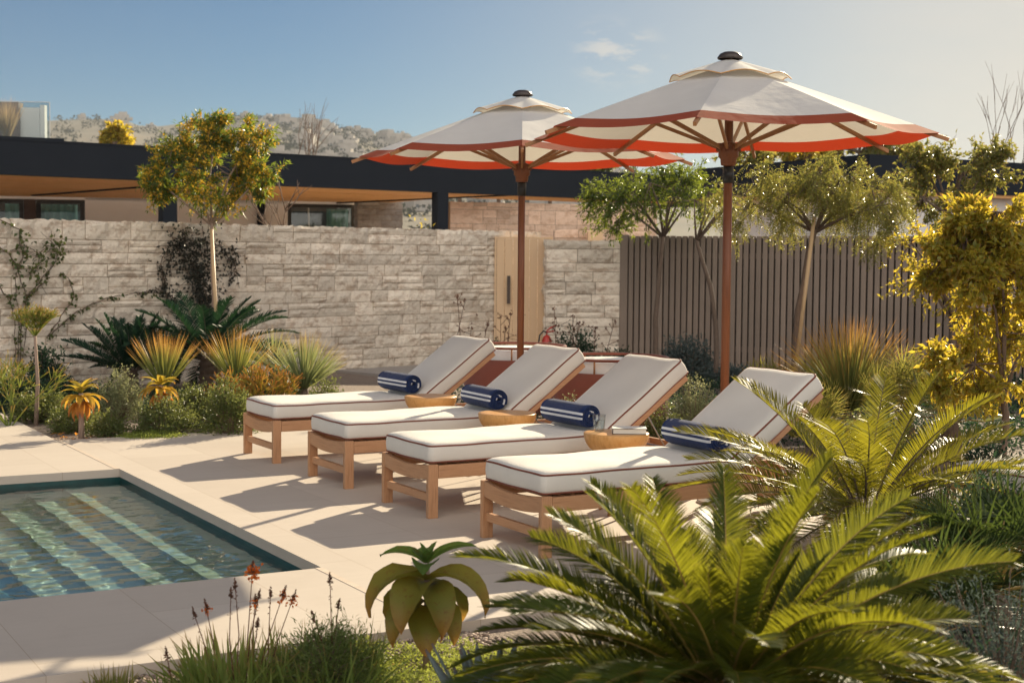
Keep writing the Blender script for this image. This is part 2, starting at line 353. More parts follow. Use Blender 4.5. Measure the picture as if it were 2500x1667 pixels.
# deck as one mesh with a hole for the pool (an L of rectangles butted end to end)
bm = bmesh.new()
def quadstrip(xs, ys, skip, z):
    vv = {}
    for i, x in enumerate(xs):
        for j, y in enumerate(ys): vv[i, j] = bm.verts.new((x, y, z))
    for i in range(len(xs)-1):
        for j in range(len(ys)-1):
            if (i, j) not in skip: bm.faces.new((vv[i, j], vv[i+1, j], vv[i+1, j+1], vv[i, j+1]))
    for v in list(bm.verts):
        if not v.link_faces: bm.verts.remove(v)
xs = [-9, PXR, -1.1495, PX, 2.62]; ys = [ED, PN, PF, 6.19, 11.5]
quadstrip(xs, ys, {(1, 1), (2, 1), (2, 3), (3, 3)}, 0)
r = bmesh.ops.extrude_face_region(bm, geom=bm.faces[:])
for v in r['geom']:
    if isinstance(v, bmesh.types.BMVert): v.co.z -= TH
bmesh.ops.recalc_face_normals(bm, faces=bm.faces[:])
me = bpy.data.meshes.new('deck'); bm.to_mesh(me); bm.free()
prop(link_mesh('pool_deck', me, None, [MT['deck']]), kind='structure')
# little extra deck towards the right, in front of the fifth lounger
b = MB(); b.prism([(2.624, -.60), (5.2, -.60), (5.2, 1.2), (2.624, 1.2)], -TH, -.002)
prop(b.obj('side_terrace', MT['deck']), kind='structure')
b = MB(); b.box((-1.1490, ED, .0005), (PX-.001, PN, .002)); prop(b.obj('drain_channel', MT['drain']), kind='structure')
b = MB(); b.box((-1.1490, PF, .0005), (PX-.001, 6.19, .002)); prop(b.obj('drain_channel', MT['drain']), kind='structure')
# pool shell
WZ = -.092
b = MB(); e = .0
x0, x1, y0, y1, zb, zt = PXR, PX, PN, PF, -.74, -TH-.001
for q, mi in (([(x1, y0, zt), (x1, y1, zt), (x1, y1, zb), (x1, y0, zb)], 0), ([(x0, y1, zt), (x1, y1, zt), (x1, y1, zb), (x0, y1, zb)], 0),
              ([(x0, y0, zt), (x1, y0, zt), (x1, y0, zb), (x0, y0, zb)], 0), ([(x0, y0, zt), (x0, y1, zt), (x0, y1, zb), (x0, y0, zb)], 0),
              ([(x0, y0, zb), (x1, y0, zb), (x1, y1, zb), (x0, y1, zb)], 1)):
    if mi == 1: b.add(q, [(0, 1, 2, 3)], 1)
    else:
        zz = [zt, -.33, zb]
        for k in range(2):
            b.add([(q[0][0], q[0][1], zz[k]), (q[1][0], q[1][1], zz[k]), (q[1][0], q[1][1], zz[k+1]), (q[0][0], q[0][1], zz[k+1])], [(0, 1, 2, 3)], 0 if k == 0 else 1)
shell = prop(b.obj('pool_shell', [MT['tile_dark'], MT['tile']]), kind='structure')
shell.cycles.is_caustics_receiver = True
b = MB(); sx = x1-.002
steps = [(.41, -.255), (.68, -.375), (.95, -.495), (1.22, -.615)]
prev = sx
for i, (w, z) in enumerate(steps):
    xa = sx-w
    b.box((xa, y0+.002, zb+.001), (prev, y1-.002, z), 0); prev = xa-.0005
st = prop(b.obj('pool_steps', MT['tile_pale']), kind='structure'); st.cycles.is_caustics_receiver = True

# water: a real rippled surface
m, nt, out = newmat('pool_water'); p = N(nt, 'ShaderNodeBsdfPrincipled', Roughness=0.0, IOR=1.33); p.inputs['Transmission Weight'].default_value = 1
p.inputs['Base Color'].default_value = (.86, .97, .94, 1); p.inputs['Specular IOR Level'].default_value = .25
nt.links.new(p.outputs[0], out.inputs[0]); MT['water'] = m
nx, ny = 400, 440
X, Y = np.meshgrid(np.linspace(x0+.002, x1-.002, nx), np.linspace(y0+.002, y1-.002, ny), indexing='ij')
Z = np.zeros_like(X); r2 = np.random.default_rng(3)
for k in range(60):
    lam = r2.uniform(.04, .22); th = r2.normal(R(118), .75); ph = r2.uniform(0, 6.28)
    kx, ky = math.cos(th)*2*math.pi/lam, math.sin(th)*2*math.pi/lam
    Z += .00016*lam/.2*np.sin(kx*X+ky*Y+ph+1.3*np.sin(X*2.1+k)+1.1*np.sin(Y*1.7+k*2))
V = np.stack([X, Y, Z+WZ], -1).reshape(-1, 3)
I = np.arange(nx*ny).reshape(nx, ny); Q = np.stack([I[:-1, :-1], I[1:, :-1], I[1:, 1:], I[:-1, 1:]], -1).reshape(-1, 4)
def npmesh(name, V, Fc, attr=None):
    me = bpy.data.meshes.new(name); n = len(V); k = Fc.shape[1]; nf = len(Fc)
    me.vertices.add(n); me.vertices.foreach_set('co', V.astype(np.float32).ravel())
    me.loops.add(nf*k); me.loops.foreach_set('vertex_index', Fc.astype(np.int32).ravel())
    me.polygons.add(nf); me.polygons.foreach_set('loop_start', np.arange(0, nf*k, k, dtype=np.int32)); me.polygons.foreach_set('loop_total', np.full(nf, k, np.int32))
    if attr is not None:
        a = me.attributes.new('t', 'FLOAT', 'POINT'); a.data.foreach_set('value', attr.astype(np.float32))
    me.update(calc_edges=True); return me
wat = prop(link_mesh('pool_water', npmesh('water', V, Q), None, [MT['water']], True), kind='structure')
wat.cycles.is_caustics_caster = True

# gravel beds
b = MB(); b.add([(-9, -9, -.05), (6, -9, -.05), (6, ED-.002, -.05), (-9, ED-.002, -.05)], [(0, 1, 2, 3)])
prop(b.obj('gravel_bed', MT['gravelm']), kind='structure')
b = MB(); b.add([(-1.1495, 6.192, -.03), (14, 6.192, -.03), (14, 14, -.03), (-1.1495, 14, -.03)], [(0, 1, 2, 3)])
b.add([(2.622, 1.202, -.035), (14, 1.202, -.035), (14, 6.19, -.035), (2.622, 6.19, -.035)], [(0, 1, 2, 3)])
prop(b.obj('soil_bed', MT['gravelm']), kind='structure')
def pebbles(name, pts, seed):
    r = np.random.default_rng(seed); n = len(pts)
    bm = bmesh.new(); bmesh.ops.create_icosphere(bm, subdivisions=1, radius=1); bv = np.array([v.co[:] for v in bm.verts]); bf = np.array([[v.index for v in f.verts] for f in bm.faces]); bm.free()
    s = r.uniform(.006, .016, (n, 1, 1)); sh = r.uniform(.6, 1.3, (n, 1, 3))*np.array([1, 1, .6])
    a = r.uniform(0, 6.28, n); ca, sa = np.cos(a), np.sin(a)
    v = bv[None]*s*sh; v2 = v.copy(); v2[..., 0] = v[..., 0]*ca[:, None]-v[..., 1]*sa[:, None]; v2[..., 1] = v[..., 0]*sa[:, None]+v[..., 1]*ca[:, None]
    v2 += np.array(pts)[:, None, :]; f = (bf[None]+np.arange(n)[:, None, None]*len(bv)).reshape(-1, 3)
    o = link_mesh(name, npmesh(name, v2.reshape(-1, 3), f), None, [MT['pebble']]); prop(o, kind='stuff'); return o
pp = []
while len(pp) < 5200:
    x, y = random.uniform(-3.6, -.9), random.uniform(-1.75, ED-.01); pp.append((x, y, -.045))
for k in range(1500):
    x = random.uniform(-1.14, 1.2); y = 6.2+abs(random.gauss(0, .25)); pp.append((x, y, -.026))
for k in range(900): pp.append((2.64+abs(random.gauss(0, .18)), random.uniform(1.25, 6.1), -.03))
o = pebbles('pebble_mulch', pp, 4); prop(o, 'loose brown and grey pebbles covering the planting beds beside the paving', 'gravel')
# grey path in front of the stone wall
u = Vector((.965, .264, 0)).normalized(); nrm = Vector((.264, -.965, 0))
WA = G(0, 17.1); WA = Vector((WA.x, WA.y, 0))
def wallpt(s, d=0, z=0): p = WA + u*s + nrm*d; return Vector((p.x, p.y, z))
b = MB(); q = [wallpt(4.9, .02), wallpt(4.9, 2.0), wallpt(11.5, 2.6), wallpt(11.5, .02)]
b.prism(q, -.05, .004); prop(b.obj('back_path', MT['pathm']), kind='structure')

# ------------------------------------------------------------------ stone walls of split blocks
def block_wall(name, A, B, z0, z1, thick, mat, course=(.13, .22), blen=(.26, .70), rough=.018, seed=1, ends=True, stepg=.055, topjag=.012):
    """A->B is the camera side face; body behind; every block has its own rough face"""
    r = random.Random(seed); A = Vector(A); B = Vector(B); L = (B-A).length; uu = (B-A).normalized(); nn = Vector((uu.y, -uu.x, 0))
    if nn.dot(CAM-A) < 0: nn = -nn
    mb = MB()
    def face(o, u2, n2, L):
        z = z0
        while z < z1-1e-3:
            h = min(r.uniform(*course), z1-z)
            if z1-(z+h) < .07: h = z1-z
            s = 0
            while s < L-1e-3:
                l = min(r.uniform(*blen), L-s)
                if L-(s+l) < .1: l = L-s
                # sometimes split block in two courses
                parts = [(z, h)] if (h < .15 or r.random() < .62) else (lambda k_: [(z, h*k_), (z+h*k_, h*(1-k_))])(r.uniform(.36, .64))
                for zz, hh in parts:
                    nxx = max(2, int(l/stepg)); nz = max(2, int(hh/stepg)); off = r.uniform(0, rough*1.6); tl = r.uniform(-1, 1)*rough*.8; tz = r.uniform(-.4, 1)*rough
                    g = .0042; vs = []; fs = []
                    for i in range(nxx+1):
                        for j in range(nz+1):
                            a, c = i/nxx, j/nz; edge = i in (0, nxx) or j in (0, nz)
                            pos = o+u2*(s+g+(l-2*g)*a); zc = zz+g+(hh-2*g)*c
                            d = .012+off + tl*(a-.5)*2 + tz*(c-.5)*2 + mnoise.noise(Vector((pos.x*9, pos.y*9, zc*11)))*rough*1.1 + mnoise.noise(pos*24+Vector((0, 0, zc*26)))*rough*.5
                            if edge: d *= .55
                            jz = 0
                            if abs(zz+hh-z1) < 1e-4 and j == nz: jz = r.uniform(-topjag, topjag)
                            vs.append((pos.x+n2.x*max(d, .002), pos.y+n2.y*max(d, .002), zc+jz))
                    for i in range(nxx):
                        for j in range(nz):
                            k = i*(nz+1)+j; fs.append((k, k+nz+1, k+nz+2, k+1))
                    # skirt back to the wall
                    ring = [i*(nz+1) for i in range(nxx+1)]+[nxx*(nz+1)+j for j in range(1, nz+1)]+[i*(nz+1)+nz for i in range(nxx-1, -1, -1)]+[j for j in range(nz-1, 0, -1)]
                    b0 = len(vs)
                    for k in ring:
                        q = Vector(vs[k]); q2 = q-n2*((q-o).dot(n2)+.02); vs.append(tuple(q2))
                    m_ = len(ring)
                    for k in range(m_): fs.append((ring[k], b0+k, b0+(k+1) % m_, ring[(k+1) % m_]))
                    mb.add(vs, fs)
                s += l
            z += h
    face(A, uu, nn, L)
    if ends:
        face(B, -nn, uu, thick); face(A-nn*thick, nn, -uu, thick)
    a, b_, c, d = A, B, B-nn*thick, A-nn*thick
    mb.prism([(a.x, a.y), (b_.x, b_.y), (c.x, c.y), (d.x, d.y)], z0, z1-.008, 1)
    o = mb.obj(name, [mat, MT['mortar']]); return o
PXW = 9.05
w1 = block_wall('stone_wall', wallpt(-2.2), wallpt(PXW), -.06, 2.0, .32, MT['stone'], seed=5)
prop(w1, 'long garden wall of cream split limestone blocks carrying the climbing vines', 'wall')
q1 = G(1331, 22.3); q2 = G(1512, 22.3)
w2 = block_wall('stone_wall', q1, q2, -.06, 1.86, .4, MT['stone'], seed=9, rough=.022)
prop(w2, 'short limestone wall between the tan gate and the slatted fence', 'wall')
q1 = G(1352, 25.6); q2 = G(1447, 25.6)
w3 = block_wall('stone_wall', q1, q2, -.06, 2.08, .35, MT['stone_pink'], seed=12, rough=.01, stepg=.09)
prop(w3, 'low pinkish stone wall seen over the gate, in front of the taller pink wall', 'wall')
q1 = G(1097, 30.2); q2 = G(1600, 31.5)
w4 = block_wall('stone_wall', q1, q2, -.06, 2.72, .4, MT['stone_pink'], course=(.16, .3), seed=14, rough=.01, stepg=.12, ends=False)
prop(w4, 'tall pinkish stone wall behind the gate, right of the dark pergola post', 'wall')
b = MB(); q = G(1450, 25.4); b.box((-.13, -.13, -.06), (.13, .13, 2.05), M=Matrix.Translation(q) @ Matrix.Rotation(-YAW, 4, 'Z'), bev=.01)
prop(b.obj('gate_post', MT['tan']), 'square tan post standing behind the short limestone wall', 'post')

# gate
def boards_panel(mb, w, h, n, t=.03, gap=.006, mi=0):
    for i in range(n):
        mb.box((i*w/n+gap/2, -t, 0), ((i+1)*w/n-gap/2, 0, h), mi, bev=.003)
D = 22.75; q = G(1211, D); gate = empty('garden_gate', q, -YAW, 'tall tan gate of vertical boards with a dark pull handle, set between stone walls', 'gate')
W = (1347-1211)/F*D; Hg = zat(1270, 579, D)
b = MB(); boards_panel(b, .76, Hg-.03, 6); b.obj('board_panel', MT['tan'], gate)
b = MB(); b.box((-.03, -.035, 0), (-.003, .05, Hg)); b.box((-.003, -.035, Hg-.027), (W, .05, Hg)); b.box((.765, -.02, 0), (W, .04, Hg-.03)); b.obj('gate_frame', MT['tan'], gate)
b = MB(); hz0, hz1 = zat(1242, 741, D), zat(1242, 673, D)
b.box((.165, -.10, hz0), (.215, -.07, hz1), bev=.004); b.tube([(.19, -.07, hz0+.06), (.19, -.03, hz0+.06)], .012); b.tube([(.19, -.07, hz1-.06), (.19, -.03, hz1-.06)], .012)
b.obj('pull_handle', basic('bronze_handle', (.07, .045, .03), rough=.4), gate)

# slatted fence
FA = G(1514, 22.3); FB = G(2720, 18.9); fu = (FB-FA).normalized(); FL = (FB-FA).length
fence = empty('slatted_fence', FA, math.atan2(fu.y, fu.x), 'taupe fence of close vertical rounded slats behind the trees and the parasols', 'fence')
FH = 1.93
b = MB(); s = .0
b.box((0, -.03, -.05), (.125, .03, FH+.02), bev=.01); s = .15
while s < FL:
    b.box((s, -.045, -.02), (s+.071, .012, FH+random.uniform(-.004, .004)), bev=.012); s += .0955
b.obj('slats', MT['taupe'], fence)
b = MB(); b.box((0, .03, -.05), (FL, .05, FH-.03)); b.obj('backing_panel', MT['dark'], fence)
b = MB(); b.box((0, .014, .25), (FL, .028, .33)); b.box((0, .014, 1.6), (FL, .028, 1.68)); b.obj('rail', MT['taupe'], fence)

# ------------------------------------------------------------------ pergola house behind the wall
ZS, ZT = 2.85, 3.40
A = G(0, 23.6); Bf = G(1435, 31.3); pu = (Bf-A).normalized(); pn = Vector((-pu.y, pu.x, 0))
if pn.dot(CAM-A) > 0: pn = -pn           # pn points away from the camera
A0 = A-pu*5; B0 = Bf+pu*4.5
cor = G(948, 36.2); cr2 = G(1174, 31.9); lb = G(0, 33.8); lb0 = lb+(lb-cor).normalized()*4
house = empty('pergola_house', A, 0, 'low house beyond the stone wall with long charcoal fascia and cedar soffit', 'house')
house_pos = Vector(A)
def hobj(mb, name, mat, parent=None):
    o = mb.obj(name, mat, None); o.data.transform(Matrix.Translation(-house_pos)); o.parent = parent or house
    return o
Mf = Matrix.Translation(A0) @ Matrix(((pu.x, pn.x, 0, 0), (pu.y, pn.y, 0, 0), (0, 0, 1, 0), (0, 0, 0, 1)))
LF = (B0-A0).length
b = MB(); b.box((0, 0, ZS), (LF, .22, ZT), M=Mf); b.box((0, -.015, ZT+.0), (LF, .3, ZT+.03), M=Mf); hobj(b, 'fascia', MT['charcoal'])
# roof slab behind the fascia
def P2(v): return (v.x, v.y)
a1 = A0+pn*.225; b1 = B0+pn*.225
rp = [P2(a1), P2(b1), P2(b1+pn*2.2), P2(cr2+pn*.9), P2(cor), P2(lb0)]
b = MB(); b.prism(rp, ZS+.16, ZT-.04); hobj(b, 'roof', MT['charcoal'])
# cedar louvre boards under the roof
b = MB(); poly = [Vector((*p, 0)) for p in rp]
def clip(t):
    o = A0+pn*t; xs = []
    for i in range(len(poly)):
        p, q = poly[i], poly[(i+1) % len(poly)]; d1 = (p-o).dot(pn); d2 = (q-o).dot(pn)
        if d1*d2 < 0: k = d1/(d1-d2); xs.append((p+(q-p)*k-A0).dot(pu))
    return sorted(xs)
t = .30; kk = 0
while t < 13:
    xs_ = clip(t)
    if len(xs_) >= 2 and kk % 22 != 20:
        b.box((max(xs_[0], .0), t, ZS+.045), (xs_[-1]-.05, t+.10, ZS+.075), M=Mf)
    t += .125; kk += 1
hobj(b, 'cedar_soffit', MT['soffit'])
for sft in (1.8, 8.8, 15.8, 22.8):
    b = MB(); b.box((sft, .25, ZS+.02), (sft+.12, 9.0, ZS+.12), M=Mf); hobj(b, 'cross_beam', MT['charcoal'])
for px in (416, 1081):
    # post on the fascia line
    best = min((abs((A0+pu*s_-CAM).dot(rx)/(A0+pu*s_-CAM).dot(FW)*F+1250-px), s_) for s_ in np.linspace(0, LF, 900).tolist())
    b = MB(); b.box((best[1]-.13, .0, -.05), (best[1]+.13, .2, ZS-.002), M=Mf); hobj(b, 'post', MT['charcoal'])
# back wall with windows : plane between lb and cor
bu = (cor-lb0).normalized(); bn = Vector((-bu.y, bu.x, 0))
if bn.dot(CAM-cor) < 0: bn = -bn         # towards the camera
Mb = Matrix.Translation(lb0) @ Matrix(((bu.x, -bn.x, 0, 0), (bu.y, -bn.y, 0, 0), (0, 0, 1, 0), (0, 0, 0, 1)))
def sx_of(px):
    # distance along the back wall that shows in column px
    v = P(px, 500, 1)-CAM; v = Vector((v.x, v.y)); o = Vector((CAM.x, CAM.y)); c0 = Vector((lb0.x, lb0.y)); d = Vector((bu.x, bu.y))
    det = v.x*(-d.y)+d.x*v.y; w = c0-o; tt = (w.x*(-d.y)+d.x*w.y)/det; pnt = o+v*tt; return (pnt-c0).dot(d)
walls = [(sx_of(207), sx_of(706)), (0, sx_of(-160))]
b = MB()
for a_, c_ in walls: b.box((a_, .3, -.05), (c_, .55, ZS+.14), M=Mb)
b.box((0, .3, 2.845), (sx_of(872), .56, ZS+.141), M=Mb); hobj(b, 'wall', MT['render'])
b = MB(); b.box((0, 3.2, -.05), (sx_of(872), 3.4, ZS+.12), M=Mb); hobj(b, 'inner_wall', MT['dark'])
def window(pa, pb, curtains, name='window', mull=()):
    xa, xb = sx_of(pa), sx_of(pb)
    b = MB(); f = .09
    b.box((xa, .32, 2.76), (xb, .42, 2.842), M=Mb); b.box((xa, .32, -.05), (xa+f, .42, 2.759), M=Mb); b.box((xb-f, .32, -.05), (xb, .42, 2.759), M=Mb)
    for mpx in mull: xm = sx_of(mpx); b.box((xm-.06, .32, -.05), (xm+.06, .42, 2.759), M=Mb)
    w = hobj(b, name, MT['black'])
    b = MB(); b.box((xa+f+.002, .36, .0), (xb-f-.002, .37, 2.757), M=Mb); hobj(b, 'pane', MT['glass'], w)
    for ca, cb in curtains:
        b = MB(); c0, c1 = sx_of(ca), sx_of(cb); n = int((c1-c0)/.035); vs = []
        for i in range(n+1):
            for z in (0, 2.74): v = Mb @ Vector((c0+(c1-c0)*i/n, .62+.035*math.sin(i*1.35)+.01*math.sin(i*.4), z)); vs.append(v)
        b.add(vs, [(2*i, 2*i+2, 2*i+3, 2*i+1) for i in range(n)]); hobj(b, 'curtain', MT['curtain'], w)
window(-160, 55, [(8, 48)]); window(88, 205, [(94, 188)], mull=(92,)); window(706, 872, [(806, 860)])
b = MB(); b.box((sx_of(57), .25, -.05), (sx_of(86), .5, 2.84), M=Mb); hobj(b, 'door', basic('dark_brown_door', (.06, .03, .02), rough=.5))
b = MB(); b.box((sx_of(630), .12, -.05), (sx_of(648), .28, ZS), M=Mb); hobj(b, 'post', MT['charcoal'])
# grey stone pier at the corner
q1 = G(873, 35.6); q2 = G(981, 35.9)
pier = block_wall('stone_pier', q1, q2, -.06, ZS+.1, .5, MT['stone_grey'], seed=21, rough=.012, stepg=.12)
pier.data.transform(Matrix.Translation(-house_pos)); pier.parent = house
# raised roof parts at the left
def roofbox(pa, pb, ya, t0, D1, D2, hh):
    va, vb = G(pa, D1), G(pb, D2); zt = zat(pb, ya, D2); d = (vb-va).normalized(); n_ = Vector((-d.y, d.x, 0))
    if n_.dot(CAM-va) > 0: n_ = -n_
    mb = MB(); mb.prism([P2(va), P2(vb), P2(vb+n_*5), P2(va+n_*5)], ZT-.05, zt); return mb, zt
mb, z1_ = roofbox(-260, 293, 367, 0, 25.5, 27.6, 0); hobj(mb, 'roof_upstand', MT['charcoal'])
mb, z2_ = roofbox(-260, 161, 341, 0, 27.4, 28.9, 0); hobj(mb, 'roof_upstand', MT['charcoal'])
# terrace with glass balustrade and upper wall
zt2 = z2_
bal = empty('glass_balustrade', G(127, 29.4, zt2), -YAW+.12, 'clear glass balustrade panels on the dark roof edge at the top left', 'balustrade')
b = MB()
for k in range(3): b.box((-1.6*(k+1)+.01, 0, 0), (-1.6*k-.01, .015, zat(127, 254, 29.4)-zt2))
b.obj('glass_panel', MT['glass'], bal)
b = MB(); b.box((-.012, 0, 0), (.0, .02, zat(127, 254, 29.4)-zt2)); b.box((-4.8, -.002, zat(127, 254, 29.4)-zt2), (0, .02, zat(127, 254, 29.4)-zt2+.012)); b.obj('edge_trim', MT['steel'], bal)
D = 31.0
up = empty('rooftop_room', G(51, D, zt2-.06), -YAW, 'small brown and white rooftop room behind the glass balustrade', 'rooftop room')
b = MB(); hh = zat(40, 253, D)-zt2+.06; b.box((-3, 0, 0), (0, .3, hh)); b.obj('brown_wall', basic('brown_render', (.22, .16, .13), rough=.9), up)
b = MB(); b.box((.003, .1, 0), (.40, .3, hh-.10)); b.box((.404, .14, 0), (.50, .3, hh-.04)); b.obj('white_wall', MT['render'], up)

# right hand building
rb0 = G(2114, 23.2); rb1 = G(2760, 26.6); rb2 = G(1690, 27.5)
ztr = zat(2114, 378, 23.2)
rh = empty('corner_house', rb0, 0, 'low white house with dark overhanging roof behind the fence and trees on the right', 'house')
def robj(mb, name, mat, par=None):
    o = mb.obj(name, mat); o.data.transform(Matrix.Translation(-rb0)); o.parent = par or rh; return o
far_ = rb1+(rb2-rb0)
b = MB(); b.prism([P2(rb0), P2(rb1), P2(far_), P2(rb2)], ztr-.55, ztr); robj(b, 'roof', MT['charcoal'])
c_ = (rb0+rb1+rb2+far_)/4
ins = lambda p, k=.86: c_+(p-c_)*k
b = MB(); b.prism([P2(ins(rb0)), P2(ins(rb1)), P2(ins(far_)), P2(ins(rb2))], -.05, ztr-.551); robj(b, 'wall', MT['render'])
b = MB(); b.prism([P2(c_+(p-c_)*.985) for p in (rb0, rb1, far_, rb2)], ztr-.60, ztr-.5505); robj(b, 'soffit', MT['soffit'])
i0, i1 = ins(rb0), ins(rb1); d_ = (i1-i0).normalized(); n_ = Vector((d_.y, -d_.x, 0)); 
if n_.dot(CAM-i0) < 0: n_ = -n_
for k in (.22, .62):
    b = MB(); o_ = i0+d_*((i1-i0).length*k)
    Mr = Matrix.Translation(o_) @ Matrix(((d_.x, n_.x, 0, 0), (d_.y, n_.y, 0, 0), (0, 0, 1, 0), (0, 0, 0, 1)))
    b.box((0, .0, .4), (1.8, .04, 2.2), M=Mr); w_ = robj(b, 'window', MT['black']); b = MB(); b.box((.08, .045, .48), (1.72, .05, 2.32), M=Mr); robj(b, 'pane', MT['glass'], w_)

# ------------------------------------------------------------------ loungers
def rrect(x0, x1, y0, y1, r, n=5):
    pts = []
    for cx, cy, a0 in ((x1-r, y1-r, 0), (x0+r, y1-r, 90), (x0+r, y0+r, 180), (x1-r, y0+r, 270)):
        for k in range(n+1):
            a = R(a0+90*k/n); pts.append((cx+r*math.cos(a), cy+r*math.sin(a)))
    return pts
def dense(pts, step=.05):
    out = []
    for i, p in enumerate(pts):
        q = pts[(i+1) % len(pts)]; d = math.hypot(q[0]-p[0], q[1]-p[1]); n = max(1, int(d/step))
        for k in range(n): out.append((p[0]+(q[0]-p[0])*k/n, p[1]+(q[1]-p[1])*k/n))
    return out
def cushion(L, W, T, seed=0, skew0=0, skew1=0):
    """returns (cushion mb, piping mb): side walls upright, crowned top, edges slightly wavy"""
    cx, cy = L/2, W/2; base = dense(rrect(0, L, 0, W, .035))
    def wav(x, y, k): return .004*mnoise.noise(Vector((x*4+seed*7, y*4, k)))
    rings = []; ins_ = [0, .02, .06, .13, .2, .27, .32]
    def ring(i, z, bul=0, zf=None):
        out = []
        for x, y in base:
            dx, dy = x-cx, y-cy; kx = max(0, (L/2-i))/(L/2); ky = max(.02, (W/2-i))/(W/2)
            X_, Y_ = cx+dx*kx, cy+dy*ky
            n_ = Vector((dx, dy)); 
            if bul and n_.length: 
                e = .5; X_ += bul*math.copysign(min(1, abs(dx)/(L/2))**12, dx); Y_ += bul*math.copysign(min(1, abs(dy)/(W/2))**8, dy)
            zz = z+wav(X_, Y_, z*3)*(1.3 if i == 0 else 2.0)
            t_ = zz/T; X_ += (skew0*(1-X_/L)+skew1*(X_/L))*t_
            out.append((X_, Y_, zz))
        return out
    prof = [(.32, 0), (.2, 0), (.06, .0), (.012, .0), (0, .006), (0, T*.25), (0, T*.5), (0, T*.75), (0, T-.006), (.006, T+.003), (.02, T+.010), (.05, T+.016), (.1, T+.020), (.2, T+.022), (.27, T+.022), (.32, T+.022)]
    rs = [ring(i, z, .008*math.sin(math.pi*min(1, max(0, z/T))) if i == 0 else 0) for i, z in prof]
    mb = MB(); n = len(base); vs = [p for r_ in rs for p in r_]
    fs = [(i*n+j, i*n+(j+1) % n, (i+1)*n+(j+1) % n, (i+1)*n+j) for i in range(len(rs)-1) for j in range(n)]
    fs += [tuple(range(n))[::-1], tuple(range((len(rs)-1)*n, len(rs)*n))]; mb.add(vs, fs)
    pb = MB()
    for k in (4, 8):
        loop = rs[k]; pb.tube([Vector(p) for p in loop+[loop[0]]], .0055, n=6, cap=False)
    return mb, pb
HL, LX, LW = .33, 2.10, .685
BA = R(36.2)
def make_lounger(label):
    t = empty('sun_lounger', (0, 0, 0), 0, label, 'sun lounger', 'sun loungers in a row on the pool terrace')
    for y0_, y1_ in ((0, .034), (LW-.034, LW)):
        b = MB(); b.box((0, y0_, 0), (.066, y1_, HL), bev=.004); b.obj('leg', MT['teak_z'], t)
        b = MB(); b.box((LX-.09, y0_+.002, .03), (LX, y1_+(.03 if y0_ == 0 else 0), .242), bev=.004)
        lg = b.obj('leg', MT['teak_z'], t)
        w = MB(); yc = (y0_+y1_)/2+(.045 if y0_ == 0 else -.05)
        w.tube([(LX+.02, yc-.012, .032), (LX+.02, yc+.012, .032)], .032, n=16); w.box((LX-.02, yc-.02, .03), (LX+.025, yc-.015, .085)); w.box((LX-.02, yc+.015, .03), (LX+.025, yc+.02, .085)); w.tube([(LX, yc, .08), (LX, yc, .10)], .02)
        w.obj('caster', MT['steel'], lg)
        b = MB(); b.box((.068, y0_+.001, .243), (LX, y1_-.001, .323), bev=.004); b.obj('side_rail', MT['teak'], t)
    # curved foot rail
    b = MB(); n = 16; vs = []
    for i in range(n+1):
        y = .035+(LW-.07)*i/n; d = .024*(1-(2*i/n-1)**2)
        for x, z in ((.004, .243-d), (.034, .243-d), (.034, .328-d), (.004, .328-d)): vs.append((x, y, z))
    fs = [(4*i+a, 4*i+4+a, 4*i+4+(a+1) % 4, 4*i+(a+1) % 4) for i in range(n) for a in range(4)]; b.add(vs, fs); b.obj('foot_rail', MT['teak_y'], t)
    b = MB(); b.box((.020, .035, .098), (.048, LW-.035, .146), bev=.003); b.obj('stretcher', MT['teak_y'], t)
    b = MB(); b.box((LX-.03, .036, .215), (LX-.002, LW-.036, .322), bev=.003); b.obj('head_rail', MT['teak_y'], t)
    b = MB(); x = .10
    while x < 1.24: b.box((x, .036, .305), (x+.055, LW-.036, .318)); x += .083
    b.obj('slats', MT['teak_y'], t)
    # notched rack and struts
    for yy in (.10, LW-.125):
        b = MB(); b.box((1.55, yy, .20), (2.066, yy+.025, .29))
        for k in range(5): b.add([(1.6+k*.09, yy, .29), (1.67+k*.09, yy, .29), (1.67+k*.09, yy, .325), (1.6+k*.09, yy+.025, .29), (1.67+k*.09, yy+.025, .29), (1.67+k*.09, yy+.025, .325)], [(0, 1, 2), (3, 5, 4), (0, 2, 5, 3), (1, 4, 5, 2)])
        b.obj('notched_rack', MT['teak'], t)
    piv = Vector((1.335, 0, .335)); Mt = Matrix.Translation(piv) @ Matrix.Rotation(-BA, 4, 'Y')
    b = MB()
    for ya, yb in ((.012, .05), (LW-.05, LW-.012)): b.box((0, ya, -.004), (.765, yb, .034), M=Mt, bev=.003)
    b.box((.70, .052, .002), (.74, LW-.052, .034), M=Mt)
    xk = .03
    while xk < .68: b.box((xk, .052, .016), (xk+.05, LW-.052, .032), M=Mt); xk += .083
    b.obj('backrest_frame', MT['teak'], t)
    b = MB(); s0 = Mt @ Vector((.43, 0, 0))
    for yy in (.14, LW-.14): b.tube([(s0.x, yy, s0.z), (1.86, yy, .318)], .006)
    b.tube([(1.86, .12, .318), (1.86, LW-.12, .318)], .006); b.obj('prop_strut', MT['steel'], t)
    mb, pb = cushion(1.245, LW-.036, .112, seed=1); Tm = Matrix.Translation((.018, .018, .336))
    c = mb.obj('seat_cushion', MT['cushion'], t, True); c.data.transform(Tm); p_ = pb.obj('piping', MT['piping'], c, True); p_.data.transform(Tm)
    mb, pb = cushion(.775, LW-.036, .112, seed=2, skew0=-.05)
    Mc = Matrix.Translation((1.345, .018, .375)) @ Matrix.Rotation(-BA, 4, 'Y')
